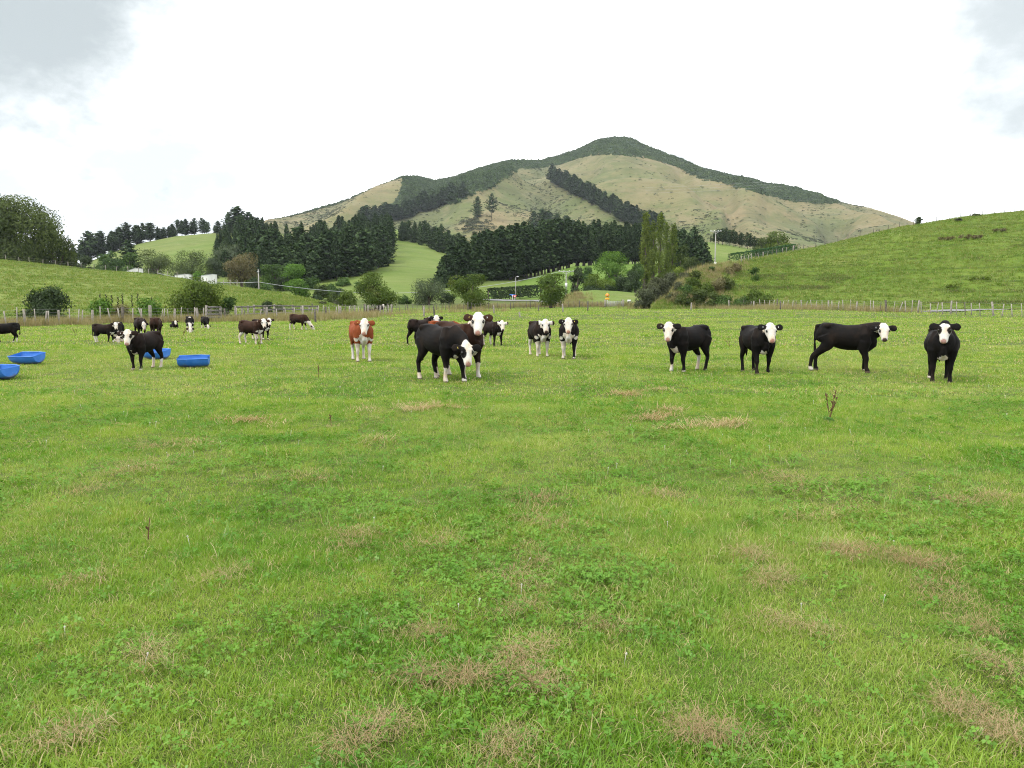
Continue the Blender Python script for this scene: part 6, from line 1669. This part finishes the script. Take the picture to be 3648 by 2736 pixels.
# brown seeding docks and single dead stalks
m_dock = mat_plain('dock_stalk', (0.13, 0.075, 0.04), 0.9, 0.1, 0.25, 20)
m_dockl = mat_leaf('dock_leaf', (0.06, 0.13, 0.02), (0.11, 0.19, 0.03))
def dock(label, px, py, h, lean=0.1, leaves=True, n=14, stems=1):
    g = ground(px, py); rng = np.random.default_rng(int(px))
    root = empty('dock_plant', g, rng.uniform(0, 6)); tag(root, label, 'weed', 'seeding dock weeds')
    for s_ in range(stems):
        m = MB(); a_ = rng.uniform(0, 6.28); k = lean * rng.uniform(0.5, 1.5)
        f = lambda t_: np.array([math.cos(a_) * k * t_ ** 1.5 * h, math.sin(a_) * k * t_ ** 1.5 * h, h * t_ * (1 - 0.12 * s_)])
        m.tube([f(t_) for t_ in np.linspace(0, 1, 6)], np.linspace(0.006, 0.0025, 6), n=5)
        for i in range(n):
            t0 = rng.uniform(0.35, 0.98); p = f(t0); b = rng.uniform(0, 6.28); L = h * 0.14 * (1.15 - t0) + 0.02
            e = p + np.array([math.cos(b) * L * 0.5, math.sin(b) * L * 0.5, L * 0.9])
            m.tube([p, (p + e) / 2 + rng.normal(size=3) * 0.004, e], [0.003, 0.007, 0.003], n=5)
        m.build('seed_stalk', m_dock, root)
    if leaves:
        P, N = [], []
        for i in range(7):
            b = rng.uniform(0, 6.28); P.append((math.cos(b) * 0.06, math.sin(b) * 0.06, rng.uniform(0.03, 0.08))); N.append((math.cos(b) * 0.5, math.sin(b) * 0.5, 0.8))
        v, q = leaf_quads(np.array(P), np.array(N), np.full(7, 0.13), rng, 0.35)
        me = mesh_np('leaf', v, q); attr(me, 'v', np.repeat(rng.uniform(0, 1, 7), 4)); obj('leaf', me, m_dockl, root)
for a_ in (('tall brown dock with several stalks below the broadside cow', 2955, 1505, 0.44, 0.2, True, 12, 3), ('upright brown dock left of the black cow with lowered head', 1135, 1345, 0.26, 0.05, False, 14, 1), ('dark dock stalk left of centre below the red cow', 1180, 1520, 0.15, 0.15, False, 10, 1), ('thin dark stalk standing in the lower left grass', 528, 1930, 0.17, 0.1, False, 2, 1),
           ('dead stalks between the grazing cows', 650, 1205, 0.5, 0.4, False, 5, 3), ('thin dead stalk below the brown cow with white legs', 925, 1246, 0.45, 0.2, False, 7, 2), ('rusty dock beside the broadside cow', 3155, 1180, 0.5, 0.2, False, 12, 2), ('rusty dock right of the broadside cow head', 3195, 1125, 0.7, 0.15, False, 12, 2), ('leaning dead stalk behind the black cow with pink nose', 2600, 1235, 0.4, 0.6, False, 4, 2), ('dead stalks at the far left before the hill', 270, 1198, 0.5, 0.4, False, 5, 3)):
    dock(*a_)
# dark seed spikes standing above the bushes on the left
for i, (px, top) in enumerate(((358, 1047), (378, 1049), (398, 1052), (420, 1058), (436, 1046), (470, 1052), (490, 1046), (540, 1060))):
    D = 63.5; x, y = xy(px, D); z0 = float(max(zpad(x, y), left_hill.zat(np.array([x]), np.array([y]))[0])); h = H + ray(px, top)[1] * D - z0
    root = empty('flax_plant', (x, y, z0)); tag(root, 'dark flax seed spike standing above the straw coloured bush', 'plant', 'flax spikes behind the left fence')
    rng = np.random.default_rng(px); m = MB(); m.tube([(0, 0, 0), (0.02, 0, h * 0.6), (0.05, 0, h)], [0.02, 0.015, 0.008], n=5)
    for k in range(16):
        t0 = 0.55 + 0.45 * k / 16; b = rng.uniform(0, 6.28); p = np.array([0.05 * t0, 0, h * t0]); e = p + np.array([math.cos(b) * 0.10, math.sin(b) * 0.10, 0.08])
        m.tube([p, (p + e) / 2, e], [0.012, 0.035, 0.01], n=5)
    m.build('seed_spike', mat_plain('flax_spike', (0.030, 0.028, 0.022), 0.8, 0.1, 0.1) if i == 0 else bpy.data.materials['flax_spike'], root)
    obj('leaf', blades('leaf', 14, 0.15, h * 0.4, h * 0.65, 0.06, px, 0.5, 3), LEAF['olive'], root)

# ------------------------------------------------------------------ haze: the air between the camera and the mountain
hz = MB(); hz.box((0, 0, 211), (8200, 8200, 440))
t = NT('haze_air')
pv = t.n('ShaderNodeVolumePrincipled')
pv.inputs['Color'].default_value = (0.80, 0.88, 0.96, 1)
pv.inputs['Density'].default_value = 0.000045
pv.inputs['Anisotropy'].default_value = 0.0
t.t.links.new(pv.outputs[0], t.out.inputs['Volume'])
tag(hz.build('haze', t.m), kind='stuff')
